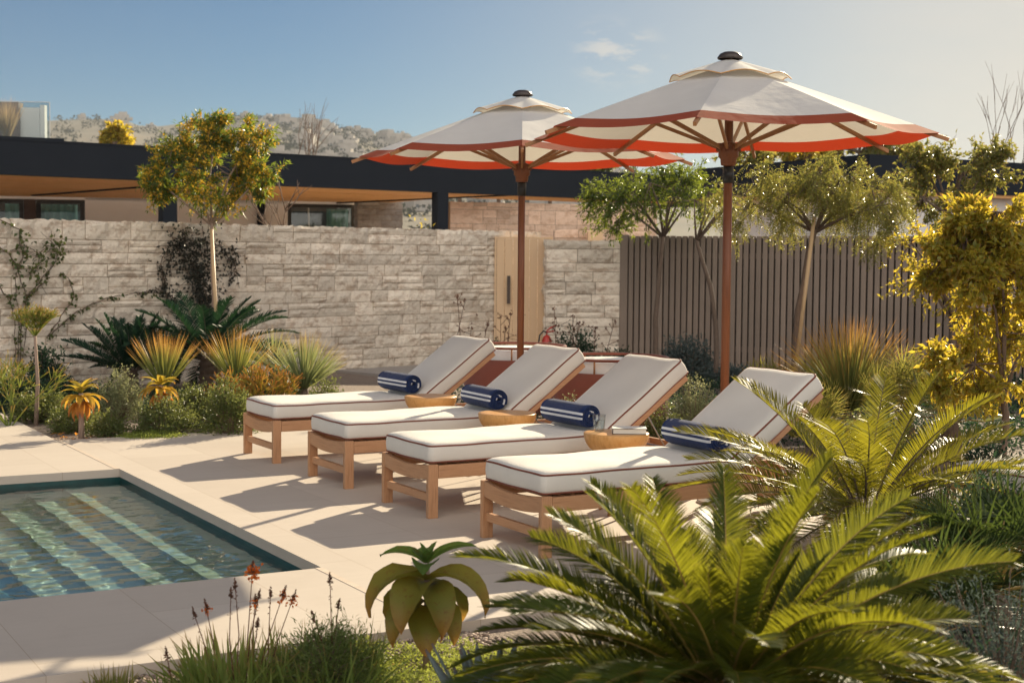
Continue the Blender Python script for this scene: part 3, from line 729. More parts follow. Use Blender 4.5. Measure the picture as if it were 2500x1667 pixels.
    c = mb.obj('back_cushion', MT['cushion'], t, True); c.data.transform(Mc); p_ = pb.obj('piping', MT['piping'], c, True); p_.data.transform(Mc)
    return t
LYS = [0.0, 1.345, 2.63, 4.018]
names_ = ['cream cushioned wooden lounger nearest the camera, half hidden behind the cycad fronds',
          'cream cushioned wooden lounger beside the side table with the water glass and book',
          'cream cushioned wooden lounger between the two bare side tables',
          'cream cushioned wooden lounger farthest from the camera, beside the spiky garden bed']
L0 = make_lounger(names_[0]); loungers = [L0]
for i in (1, 2, 3):
    c = copy_tree(L0); c.location = (0, LYS[i], 0); c['label'] = names_[i]; loungers.append(c)
c = copy_tree(L0); c.location = (2.30, -1.33, 0); c['label'] = 'lounger mostly hidden by palm leaves at the right edge, only its cushion corner showing'
c['group'] = 'sun loungers in a row on the pool terrace'

# rolled towels
def towel():
    th = .0115; r0, r1 = .014, .078; turns = (r1-r0)/.0128; n = int(turns*30); L = .50; mb = MB(); ny_ = 14
    mbw = {}
    def ang(i): return i/n*turns*2*math.pi
    aend = ang(n)
    offA = R(205)-aend       # free edge underneath at the back
    for side in (0, 1):
        pass
    vs = []; fs = []; mi = []
    for i in range(n+1):
        a = ang(i)+offA; rr = r0+(r1-r0)*i/n
        for q, dr in ((0, -th/2), (1, th/2)):
            for j in range(ny_+1):
                y = j/ny_; rad = rr+dr-.004*max(0, abs(2*y-1)-.85)/.15*(1 if q else 0)
                rad += .0012*mnoise.noise(Vector((a*2, y*9, 3)))
                yy = y*L + (.006*math.sin(a*1.3)+.012*(1-i/n))*(1 if j == ny_ else -1 if j == 0 else 0)
                # angle measured so that cos->-x , sin->z
                vs.append((-math.cos(a)*rad, yy, math.sin(a)*rad))
    S = 2*(ny_+1)
    def stripe(a, i):
        d = (math.degrees(a)) % 360
        if i > n-30: 
            return 16 <= d <= 28 or 345 <= d <= 357 
        return (int(i/n*turns*7.3) % 9) == 3
    for i in range(n):
        a = (ang(i)+ang(i+1))/2+offA; m_ = 1 if stripe(a, i) else 0
        for q in (0, 1):
            for j in range(ny_):
                k = i*S+q*(ny_+1)+j; f = (k, k+1, k+S+1, k+S); fs.append(f if q == 0 else f[::-1]); mi.append(m_)
        for j in (0, ny_):
            k = i*S+j; f = (k, k+S, k+S+ny_+1, k+ny_+1); fs.append(f); mi.append(m_)
    for i in (0, n):
        for j in range(ny_): k = i*S+j; fs.append((k, k+ny_+1, k+ny_+2, k+1)); mi.append(0)
    me = bpy.data.meshes.new('towel'); me.from_pydata(vs, [], fs); o = link_mesh('rolled_towel', me, None, [MT['navy'], MT['white_terry']], True)
    me.polygons.foreach_set('material_index', mi); return o
tl = towel(); tlabs = ['navy rolled towel with white stripes on the lounger nearest the camera', 'navy striped towel roll beside the glass of water', 'navy striped towel roll on the lounger between the bare side tables', 'navy striped towel roll on the farthest lounger']
for i in range(4):
    o = tl if i == 0 else tl.copy()
    if i: col.objects.link(o)
    o.location = (1.232+[0, .0, -.004, .0][i], LYS[i]+[.07, .10, .05, .09][i], .458+.0225+.078); o.rotation_euler = (0, R([0, -3, 4, -2][i]), R([-2, 1.5, -3, 2][i]))
    prop(o, tlabs[i], 'towel', 'rolled towels on the loungers')

# side tables: turned half bowl on slim legs
def side_table(label):
    t = empty('side_table', (0, 0, 0), 0, label, 'side table', 'round side tables between the loungers')
    b = MB(); prof = [(.0, .35)]
    for k in range(13):
        a = R(90*k/12); prof.append((.205*math.sin(a)**.9 if k else .001, .500-.148*math.cos(a)))
    prof += [(.205, .503), (.202, .507), (.16, .508), (.0005, .508)]
    prof = prof[1:]; b.lathe(prof, n=56); b.obj('bowl_top', MT['bowl'], t, True)
    for k in range(3):
        a = R(200+120*k); b = MB(); c_, s_ = math.cos(a), math.sin(a)
        b.tube([(c_*.12, s_*.12, .41), (c_*.14, s_*.14, .0)], [.013, .010], n=10); b.obj('leg', MT['teak_z'], t, True)
    return t
tlabels = ['half bowl wooden side table holding a glass of water and a book', 'bare half bowl wooden side table in the middle of the row', 'bare half bowl wooden side table beside the farthest lounger']
for i, (x, y) in enumerate(((1.145, 1.01), (1.10, 2.32), (1.17, 3.665))):
    if i == 0: tb = side_table(tlabels[0]); o = tb
    else: o = copy_tree(tb); o['label'] = tlabels[i]
    o.location = (x, y, 0); o.rotation_euler.z = R([20, 75, 160][i])
# tumbler, water, book
gx, gy = 1.065, 1.085
t = empty('water_glass', (gx, gy, .5085), 0, 'ribbed clear glass tumbler of water on the wooden side table', 'glass')
b = MB(); nf = 48; prof = [(.0005, .0), (.026, 0), (.031, .004), (.034, .03), (.037, .07), (.042, .108)]; inner = [(.040, .108), (.0345, .07), (.0315, .03), (.028, .010), (.0005, .009)]
b.lathe(prof+inner, n=nf)
for i, v in enumerate(b.v):
    k, j = divmod(i, nf)
    if 1 < k < 5: s_ = 1+.022*(1 if j % 2 else -1); b.v[i] = (v[0]*s_, v[1]*s_, v[2])
b.obj('tumbler', MT['tumbler'], t, True)
b = MB(); b.lathe([(.0005, .0095), (.0278, .0105), (.0312, .03), (.0340, .065), (.0345, .072), (.0005, .072)], n=36); b.obj('water', MT['tumbler'], t, True)
t = empty('book', (1.20, .945, .5085), R(-32), 'closed hardcover book with pale cover lying on the wooden side table', 'book')
b = MB(); b.box((-.105, -.075, 0), (.105, .075, .003)); b.box((-.105, -.075, .032), (.105, .075, .035)); b.box((-.108, -.075, 0), (-.1052, .075, .035)); b.obj('cover', MT['book'], t)
b = MB(); b.box((-.105, -.0755, -.0), (.105, -.0751, .0032)); b.box((-.105, -.0755, .0318), (.105, -.0751, .0352)); b.box((-.1085, -.0757, 0), (-.1045, -.0751, .035)); b.obj('cover_edge', MT['spine'], t)
b = MB(); b.box((-.104, -.071, .0031), (.100, .071, .0319)); b.obj('pages', MT['paper'], t)

# ------------------------------------------------------------------ parasols
def parasol(label, loc, phi):
    t = empty('parasol', loc, phi, label, 'parasol', 'white parasols with terracotta borders')
    b = MB(); b.tube([(0, 0, .02), (0, 0, 2.90)], .0285, n=20); b.obj('pole', MT['mahog'], t, True)
    b = MB(); b.lathe([(.17, .001), (.17, .012), (.165, .016), (.0005, .016)], n=32); b.tube([(0, 0, .016), (0, 0, .24)], .038, n=16); b.obj('base', MT['steel'], t)
    RR, ZR, ZTOP = 1.315, 2.395, 2.86
    def surf(r_, a):
        k = (a/(math.pi/4)) % 1; w = math.sin(math.pi*k)
        oct_ = math.cos(math.pi/8)/math.cos(((a+math.pi/8) % (math.pi/4))-math.pi/8) if False else math.cos(math.pi/8)/math.cos((k-.5)*math.pi/4)
        rr = r_*oct_*(1-.012*w*r_/RR); s = r_/RR
        z = ZTOP-(ZTOP-ZR)*s**1.04 - .030*w*s*s
        return Vector((rr*math.cos(a), rr*math.sin(a), z))
    radii = [.03, .12, .25, .4, .55, .7, .82, .95, 1.06, 1.165, 1.215, 1.265, 1.315]; na = 8*10
    b = MB(); vs = [surf(r_, 2*math.pi*j/na) for r_ in radii for j in range(na)]
    for k in range(len(radii)-1):
        fs = [(k*na+j, k*na+(j+1) % na, (k+1)*na+(j+1) % na, (k+1)*na+j) for j in range(na)]
        b.f += fs; b.m += [1 if k >= 9 else 0]*len(fs)
    b.v = [tuple(v) for v in vs]; b.obj('canopy', [MT['canvas'], MT['canvas_band']], t)
    t.children[-1].data.polygons.foreach_set('use_smooth', [True]*len(b.f))
    # vent skirt: lifted scallops between the ribs
    b = MB(); vr = [.04, .12, .2, .29, .36, .395]; vs = []
    for r_ in vr:
        for j in range(na):
            a = 2*math.pi*j/na; k = (a/(math.pi/4)) % 1; w = math.sin(math.pi*k); p_ = surf(r_, a); s = r_/.395
            lift = .024+.030*w*s**1.3; d = Vector((math.cos(a), math.sin(a), 0))
            vs.append(p_+Vector((0, 0, lift+.012*(1-s)))+d*.012*w*s)
    b.add(vs, [(k*na+j, k*na+(j+1) % na, (k+1)*na+(j+1) % na, (k+1)*na+j) for k in range(len(vr)-1) for j in range(na)])
    v_ = b.obj('vent', MT['canvas'], t, True)
    b = MB(); hem = vs[(len(vr)-1)*na:]; b.tube(hem+[hem[0]], .004, n=5, cap=False); b.obj('hem', MT['bowl'], v_, True)
    b = MB(); b.lathe([(.078, 2.888), (.084, 2.896), (.066, 2.922), (.040, 2.934), (.0005, 2.936)], n=28); b.lathe([(.078, 2.888), (.0005, 2.889)], n=28); b.obj('finial', MT['finial'], t, True)
    for k in range(8):
        a = k*math.pi/4; Mx = Matrix.Rotation(a, 4, 'Z')
        z_ = lambda r_: ZTOP-(ZTOP-ZR)*(r_/RR)**1.04
        r_a, r_b = .05, 1.372; sl_ = math.atan2(z_(r_a)-z_(RR), RR-r_a)
        M_ = Mx @ Matrix.Translation((r_a, 0, z_(r_a)-.022)) @ Matrix.Rotation(sl_, 4, 'Y')
        b = MB(); Lr = (r_b-r_a)/math.cos(sl_); b.box((0, -.010, -.014), (Lr, .010, .012), M=M_, bev=.003); rb = b.obj('rib', MT['rib'], t)
        st_ = Vector((.055, 0, 2.315)); en = Vector((.72, 0, z_(.72)-.034)); d = en-st_; M_ = Mx @ Matrix.Translation(st_) @ Matrix.Rotation(-math.atan2(d.z, d.x), 4, 'Y')
        b = MB(); b.box((0, -.009, -.012), (d.length, .009, .012), M=M_, bev=.003); b.obj('strut', MT['rib'], rb)
    b = MB(); b.lathe([(.030, 2.20), (.048, 2.205), (.052, 2.23), (.052, 2.245), (.066, 2.26), (.066, 2.30), (.060, 2.325), (.060, 2.345), (.032, 2.355)], n=24)
    for k in range(8):
        a = k*math.pi/4; b.box((.045, -.016, 2.295), (.078, -.011, 2.345), M=Matrix.Rotation(a, 4, 'Z')); b.box((.045, .011, 2.295), (.078, .016, 2.345), M=Matrix.Rotation(a, 4, 'Z'))
    b.obj('hub', MT['mahog'], t, True)
    b = MB(); b.lathe([(.0305, 2.09), (.035, 2.092), (.035, 2.195), (.0305, 2.198)], n=20); b.obj('collar', MT['black'], t, True)
    return t
def viewang(x, y):
    d = Vector((x, y, 0))-Vector((CAM.x, CAM.y, 0)); return math.atan2(d.y, d.x)-math.pi/2
x, y = 2.0, 1.02; parasol('large white parasol with terracotta border nearer the camera, dark collar on its pole', (x, y, 0), viewang(x, y)+R(-8))
x, y = 1.98, 3.665; parasol('white parasol with terracotta border farther back, overlapped by the nearer parasol', (x, y, 0), viewang(x, y)+R(0))

# terracotta round lounge chairs behind the loungers
def tub(label):
    t = empty('round_lounge_chair', (0, 0, 0), 0, label, 'lounge chair', 'round terracotta lounge chairs behind the loungers')
    b = MB(); Rr = .52; zb, zt_ = .06, .60
    b.lathe([(.46, zb), (.50, zb+.06), (.515, zb+.2), (Rr, zt_-.0), (Rr-.04, zt_), (Rr-.06, zt_-.1), (.1, zt_-.12)], n=48); b.obj('body', MT['terracotta'], t, True)
    b = MB(); b.lathe([(.40, .50), (.455, .52), (.462, .60), (.455, .685), (.40, .695), (.0005, .70)], n=48); b.obj('cushion', MT['white_fab'], t, True)
    b = MB(); b.tube([(.505*math.cos(2*math.pi*k/48), .505*math.sin(2*math.pi*k/48), .715) for k in range(49)], .013, n=8, cap=False); r_ = b.obj('top_rail', MT['terracotta'], t, True)
    for k in range(8):
        a = 2*math.pi*k/8+.2; b = MB(); b.tube([(.505*math.cos(a), .505*math.sin(a), .59), (.505*math.cos(a), .505*math.sin(a), .71)], .009, n=6); b.obj('spindle', MT['rib'], t, True)
    return t
def cen(pxl, D): q = G(pxl, D); return q
q = cen(1131, 14.7); t1 = tub('round terracotta lounge chair with white cushion behind the farthest lounger'); q = G(1131+.52*F/14.7, 14.7); t1.location = q
c = copy_tree(t1); c.location = G(1350+.52*F/13.1, 13.1); c['label'] = 'round terracotta lounge chair with white cushion behind the middle of the lounger row'; c.rotation_euler.z = .5

# red extinguisher by the gate
q = G(1335, 21.6); t = empty('fire_extinguisher', q, 0, 'small red fire extinguisher with black hose half hidden in the herbs by the gate', 'fire extinguisher')
b = MB(); b.lathe([(.07, 0), (.075, .02), (.075, .38), (.05, .44), (.02, .46), (.0005, .47)], n=20); b.obj('cylinder', MT['red'], t, True)
b = MB(); b.tube([(0, 0, .46), (.0, 0, .52), (.05, 0, .56), (.16, 0, .60)], .012); b.tube([(0, 0, .5), (.14, 0, .52)], .01); b.obj('handle', MT['red'], t, True)
b = MB(); b.tube([(0, 0, .5), (-.06, 0, .52), (-.12, 0, .46), (-.14, 0, .34), (-.12, 0, .2)], .012); b.obj('hose', MT['black'], t, True)

# ================================================================== planting
def unit(a): return a/np.maximum(np.linalg.norm(a, axis=-1, keepdims=True), 1e-9)
class FOL:
    """collects leaves and blades as numpy arrays"""
    def __init__(s): s.V = []; s.F = []; s.T = []; s.n = 0; s.M = []
    def push(s, V, F, T, mi=0):
        s.V.append(V); s.F.append(F+s.n); s.T.append(T); s.n += len(V); s.M.append(np.full(len(F), mi))
    def leaves(s, pos, d, L, W, r, mi=0, fold=.25, bend=.25, up=None, wide=.5):
        """one folded leaf (8 small faces as 4 quads) at each pos pointing along d"""
        n = len(pos); d = unit(d); up = up if up is not None else unit(r.normal(size=(n, 3))+np.array([0, 0, .9]))
        sd = unit(np.cross(d, up)); nn = np.cross(sd, d); L = np.broadcast_to(L, n)[:, None]; W = np.broadcast_to(W, n)[:, None]
        b = pos; m = pos+d*L*wide-nn*L*bend*.2; t = pos+d*L-nn*L*bend
        l = m+sd*W*.5+nn*W*fold; rr = m-sd*W*.5+nn*W*fold
        V = np.stack([b, l, t, rr, m], 1).reshape(-1, 3); o = np.arange(n)[:, None]*5
        F = np.concatenate([o+np.array([0, 4, 1]), o+np.array([4, 2, 1]), o+np.array([0, 3, 4]), o+np.array([4, 3, 2])])
        F = np.concatenate([F, F[:, -1:]], 1)
        s.push(V, F, np.tile([0, .5, 1, .5, .5], n), mi)
    def blades(s, pos, d, L, W, r, droop=.2, segs=4, taper=1.0, mi=0, up=None, base=.6, fold=0, side=None):
        n = len(pos); d = unit(d); L = np.broadcast_to(L, n)[:, None]; W = np.broadcast_to(W, n)[:, None]; droop = np.broadcast_to(droop, n)[:, None]
        sd = side if side is not None else unit(np.cross(d, unit(r.normal(size=(n, 3))))); rows = []; T = []
        for k in range(segs+1):
            q = k/segs; c = pos+d*L*q-np.array([0, 0, 1])*droop*L*q*q
            w = W*(base+(1-base)*min(1, q*3))*(max(0, 1-q**2.2) if taper else 1)
            rows += [c-sd*w*.5, c+sd*w*.5]; T += [q, q]
        K = 2*(segs+1); V = np.stack(rows, 1).reshape(-1, 3); o = np.arange(n)[:, None]*K
        F = np.concatenate([o+np.array([2*k, 2*k+1, 2*k+3, 2*k+2]) for k in range(segs)])
        s.push(V, F, np.tile(T, n), mi)
    def obj(s, name, mats, parent=None, origin=(0, 0, 0)):
        V = np.concatenate(s.V)-np.array(origin); Fc = np.concatenate(s.F); T = np.concatenate(s.T); Mi = np.concatenate(s.M)
        tri = Fc[:, -1] == Fc[:, -2]
        me = bpy.data.meshes.new(name); me.vertices.add(len(V)); me.vertices.foreach_set('co', V.astype(np.float32).ravel())
        cnt = np.where(tri, 3, 4).astype(np.int32); st = np.concatenate([[0], np.cumsum(cnt)[:-1]]).astype(np.int32)
        mask = np.ones(Fc.shape, bool); mask[tri, 3] = False; li = Fc[mask].astype(np.int32)
        me.loops.add(len(li)); me.loops.foreach_set('vertex_index', li)
        me.polygons.add(len(Fc)); me.polygons.foreach_set('loop_start', st); me.polygons.foreach_set('loop_total', cnt)
        if Mi.any(): me.polygons.foreach_set('material_index', Mi.astype(np.int32))
        a = me.attributes.new('t', 'FLOAT', 'POINT'); a.data.foreach_set('value', T.astype(np.float32)); me.update(calc_edges=True)
        if not isinstance(mats, (list, tuple)): mats = [mats]
        return link_mesh(name, me, parent, mats)
LM = {
 'cycad': leafmat('cycad_leaf', (.032, .060, .012), (.060, .090, .016), tip=(.18, .14, .035), tr=(.34, .33, .022), rough=.45, tmix=.47, spec=.45, tipstart=.8),
 'cycad_y': leafmat('golden_cycad_leaf', (.055, .072, .014), (.09, .10, .018), tip=(.24, .15, .04), tr=(.38, .34, .025), rough=.42, tmix=.48, spec=.5, tipstart=.75),
 'fan_dark': leafmat('dark_fan_palm_leaf', (.022, .045, .016), (.045, .07, .02), tip=(.12, .12, .04), tr=(.12, .17, .03), rough=.35, tmix=.3, spec=.6, tipstart=.85),
 'rosem': leafmat('rosemary_leaf', (.08, .13, .04), (.14, .19, .06), tip=(.24, .26, .07), tr=(.30, .38, .08), rough=.45, tmix=.4, tipstart=.5),
 'cycad_dark': leafmat('dark_cycad_leaf', (.008, .028, .018), (.016, .042, .022), tr=(.03, .08, .03), rough=.55, tmix=.25, spec=.25),
 'dasy': leafmat('spiky_rosette_leaf', (.14, .19, .06), (.20, .24, .08), tip=(.46, .20, .05), tr=(.42, .40, .08), rough=.4, tmix=.4, tipstart=.55),
 'dasy_g': leafmat('silver_green_rosette', (.16, .22, .11), (.22, .27, .12), tip=(.42, .26, .10), tr=(.38, .40, .14), rough=.4, tmix=.4, tipstart=.7),
 'pencil': leafmat('orange_pencil_stems', (.27, .19, .035), (.20, .22, .04), tip=(.42, .19, .05), tr=(.48, .32, .04), rough=.4, tmix=.35, tipstart=.5),
 'pencil_g': leafmat('green_pencil_stems', (.14, .20, .045), (.22, .26, .05), tip=(.40, .25, .08), tr=(.40, .42, .08), rough=.4, tmix=.35, tipstart=.6),
 'aloe': leafmat('yellow_aloe_leaf', (.26, .30, .05), (.38, .33, .05), tip=(.46, .22, .05), tr=(.60, .42, .05), rough=.4, tmix=.5, tipstart=.75),
 'aloe_dry': leafmat('orange_withered_leaf', (.46, .20, .04), (.50, .26, .06), tip=(.35, .12, .05), tr=(.75, .34, .05), rough=.6, tmix=.5, tipstart=.6),
 'bush': leafmat('small_olive_leaf', (.06, .095, .028), (.12, .15, .05), tr=(.28, .30, .08), rough=.4, tmix=.4),
 'bush_s': leafmat('silver_bush_leaf', (.18, .22, .11), (.30, .31, .16), tr=(.42, .42, .20), rough=.5, tmix=.4),
 'darkbush': leafmat('dark_green_leaf', (.020, .045, .028), (.035, .065, .035), tr=(.06, .12, .05), rough=.5, tmix=.3, spec=.3),
 'blue': leafmat('blue_grey_leaf', (.075, .10, .10), (.11, .135, .125), tr=(.12, .16, .12), rough=.7, tmix=.3, spec=.15),
 'moss': leafmat('bright_groundcover_leaf', (.20, .27, .05), (.28, .33, .08), tr=(.50, .55, .10), rough=.6, tmix=.5),
 'acacia': leafmat('acacia_leaf', (.045, .085, .018), (.08, .12, .025), tr=(.32, .40, .04), rough=.3, tmix=.45, spec=.7),
 'flower': leafmat('yellow_blossom', (.72, .44, .05), (.78, .50, .06), tr=(.90, .58, .06), rough=.8, tmix=.4),
 'strawb': leafmat('glossy_green_leaf', (.04, .08, .02), (.08, .12, .025), tr=(.34, .40, .04), rough=.25, tmix=.42, spec=.8),
 'pepper': leafmat('pepper_tree_leaf', (.10, .13, .03), (.17, .18, .05), tip=(.30, .16, .05), tr=(.44, .42, .08), rough=.3, tmix=.45, spec=.7),
 'golden': leafmat('golden_green_leaf', (.13, .17, .03), (.24, .24, .04), tip=(.46, .22, .05), tr=(.85, .66, .06), rough=.28, tmix=.50, spec=.8, tipstart=.7),
 'fan': leafmat('fan_palm_leaf', (.045, .075, .022), (.08, .11, .03), tip=(.26, .20, .06), tr=(.30, .34, .05), rough=.3, tmix=.38, spec=.8, tipstart=.8),
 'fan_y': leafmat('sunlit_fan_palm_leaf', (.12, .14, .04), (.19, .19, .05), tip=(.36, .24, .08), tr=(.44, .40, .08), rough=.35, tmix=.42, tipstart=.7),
 'grass': leafmat('bulbine_leaf', (.13, .20, .05), (.20, .25, .07), tip=(.36, .18, .08), tr=(.48, .52, .08), rough=.4, tmix=.42, tipstart=.7),
 'agave': leafmat('blue_grey_agave', (.13, .17, .17), (.19, .23, .22), tip=(.16, .10, .08), tr=(.18, .22, .18), rough=.45, tmix=.15, tipstart=.9),
 'kal': leafmat('broad_olive_leaf', (.13, .15, .03), (.20, .18, .035), tip=(.34, .17, .04), tr=(.42, .34, .04), rough=.45, tmix=.4, tipstart=.6),
 'kal_g': leafmat('broad_green_leaf', (.08, .14, .03), (.10, .16, .035), tr=(.26, .40, .05), rough=.4, tmix=.42),
 'vine': leafmat('vine_leaf', (.05, .085, .03), (.11, .12, .03), tip=(.16, .09, .04), tr=(.16, .2, .05), rough=.4, tmix=.25, tipstart=.7),
 'vine_dark': leafmat('dark_vine_leaf', (.022, .028, .022), (.045, .04, .028), tr=(.05, .05, .03), rough=.5, tmix=.2),
 'straw': leafmat('dry_grass', (.46, .33, .17), (.56, .42, .24), tip=(.6, .36, .2), tr=(.6, .44, .25), rough=.7, tmix=.4),
 'orange': leafmat('orange_flower', (.62, .13, .02), (.70, .18, .03), tr=(.85, .25, .03), rough=.6, tmix=.4),
 'seed': leafmat('brown_seed_head', (.10, .05, .035), (.16, .07, .04), tr=(.2, .1, .05), rough=.8, tmix=.1),
}
RIB = basic('leaf_midrib', (.34, .24, .05), (.28, .17, .05), rough=.5)
def cycad(loc, zc, n, L, label, mat='cycad', seed=1, elmin=-15, elmax=80, azb=None, Lf=.115, group=None, name='cycad', lw=.0065, npair=62, arch=1.1, trunk=True, specs=None):
    r = np.random.default_rng(seed); t = empty(name, loc, 0, label, 'cycad palm', group)
    if trunk:
        b = MB(); prof = [(.10, -.02)]
        for k in range(1, 12): prof.append((.095+.018*(k % 2)-.002*k, zc*k/11*.97))
        prof.append((.0005, zc)); b.lathe(prof, n=18); b.obj('trunk', MT['bark'], t)
    fo = FOL(); rb = MB()
    items = specs or []
    for i in range(n):
        q = (i+.5)/n; az = i*2.39996+r.normal(0, .15); el = R(elmax+(elmin-elmax)*q**.8)+r.normal(0, .07); items.append((az, el, L*(.82+.18*min(1, q*2.5))*r.uniform(.9, 1.08), arch*(.55+.65*q)))
    for az, el, LL, ar in items:
        d0 = Vector((math.cos(az)*math.cos(el), math.sin(az)*math.cos(el), math.sin(el))); hor = Vector((math.cos(az), math.sin(az), 0))
        tw = r.normal(0, .25); pts = []; p = Vector((hor.x*.05, hor.y*.05, zc-.03)); K = 18; e = el
        sidebend = r.normal(0, .14); a_ = az
        for k in range(K+1):
            pts.append(p.copy()); q = k/K; e = el-ar*q**1.6; a_ = az+sidebend*q*q
            p = p+Vector((math.cos(a_)*math.cos(e), math.sin(a_)*math.cos(e), math.sin(e)))*LL/K
        rb.tube(pts, [max(.0012, .0062*(1-k/K)**.8*(L/.9)) for k in range(K+1)], n=5)
        m = npair; s_ = np.linspace(.13, 1.0, m); A = np.array([q[:] for q in pts]); idx = s_*K; i0 = np.minimum(idx.astype(int), K-1); fr = (idx-i0)[:, None]
        C = A[i0]*(1-fr)+A[i0+1]*fr; Tn = unit(A[i0+1]-A[i0]); hs = np.array([-math.sin(az), math.cos(az), 0]); S = unit(hs-Tn*(Tn@hs)[:, None]); U = np.cross(Tn, S)*1.0
        U = np.where((U[:, 2:3] < 0) & (np.abs(Tn[:, 2:3]) < .98), -U, U)
        ln = Lf*np.minimum(1, (s_-.08)*4.5)**.8*(1-np.clip((s_-.72)/.28, 0, 1)**1.5*.62)
        for sg in (-1, 1):
            be = R(24)+tw*sg; al = np.array([R(66)-R(28)*x**1.3 for x in s_])[:, None]
            D = Tn*np.cos(al)+(S*sg*math.cos(be)+U*math.sin(be))*np.sin(al)+r.normal(0, .035, (m, 3))
            fo.blades(C, D, ln*r.uniform(.93, 1.05, m), lw, r, droop=.10, segs=3, base=.8, side=unit(unit(np.cross(D, np.cross(Tn, D)))+r.normal(0, .28, (m, 3))))
    fo.obj('fronds', LM[mat], t); rb.obj('frond_stalks', RIB if mat == 'cycad' else MT['bark'], t, True); return t
def rosette(loc, n, L, W, label, mat, seed=1, name='spiky_rosette', cat='spiky plant', zc=.12, spread=75, droop=.06, group=None, up=1.0, elmin=5, hemi=True, segs=4):
    r = np.random.default_rng(seed); t = empty(name, loc, 0, label, cat, group); fo = FOL()
    az = r.uniform(0, 2*np.pi, n); el = R(90)-np.abs(r.power(1.4, n))*R(spread)
    d = np.stack([np.cos(az)*np.cos(el), np.sin(az)*np.cos(el), np.sin(el)], 1); pos = d*.03+np.array([0, 0, zc])
    fo.blades(pos, d, L*r.uniform(.82, 1.05, n), W*r.uniform(.8, 1.2, n), r, droop=droop*r.uniform(.3, 1.8, n), segs=segs, base=.9)
    fo.obj('leaves', LM[mat], t); b = MB(); b.lathe([(.06, -.02), (.07, zc*.6), (.04, zc+.02), (.0005, zc+.05)], n=12); b.obj('stem', MT['bark'], t); return t
def shrub(loc, rx_, ry_, h, label, mat, n=2600, leaf=.014, seed=1, name='rounded_shrub', cat='shrub', twigs=120, group=None, lift=.0, aspect=.45, shape=1.0, flowers=None, cpow=.5):
    """twiggy mound: leaf clumps at the ends of many twigs, uneven outline"""
    r = np.random.default_rng(seed); t = empty(name, loc, 0, label, cat, group); fo = FOL(); b = MB()
    az = r.uniform(0, 2*np.pi, twigs); el = np.arcsin(r.uniform(0.02, 1, twigs)); rad = r.uniform(.62, 1.08, twigs)
    tips = np.stack([np.cos(az)*np.cos(el)*rx_*rad, np.sin(az)*np.cos(el)*ry_*rad, (np.sin(el)**shape*rad)*h+lift], 1)
    per = max(3, n//twigs)
    for k in range(twigs):
        tp = tips[k]; b0 = tp*np.array([.12, .12, 0])+np.array([0, 0, 0]); mid = b0*.5+tp*.5+np.array([0, 0, .10*h])
        if k % 2 == 0: b.tube([b0, mid, tp], [.004+.004*h, .003, .0012], n=4, cap=False)
        s = r.uniform(.35, 1.05, per)**cpow; c = (b0*(1-s)[:, None]**2+2*mid*(s*(1-s))[:, None]+tp*(s**2)[:, None]) if False else b0+(tp-b0)*s[:, None]+np.array([0, 0, .05*h])*np.sin(s*3.1)[:, None]
        dirt = unit(tp-b0); c = c+r.normal(0, leaf*.9, (per, 3)); d = unit(dirt*.9+r.normal(0, .75, (per, 3)))
        fo.leaves(c, d, leaf*r.uniform(.7, 1.4, per), leaf*aspect*r.uniform(.8, 1.3, per), r)
        if flowers: 
            m_ = flowers; c2 = tp+r.normal(0, leaf*.9, (m_, 3)); fo.leaves(c2, r.normal(size=(m_, 3)), leaf*.7, leaf*.6, r, mi=1)
    fo.obj('foliage', [LM[mat], LM['bush_s']], t); b.obj('twigs', MT['twig'], t); return t

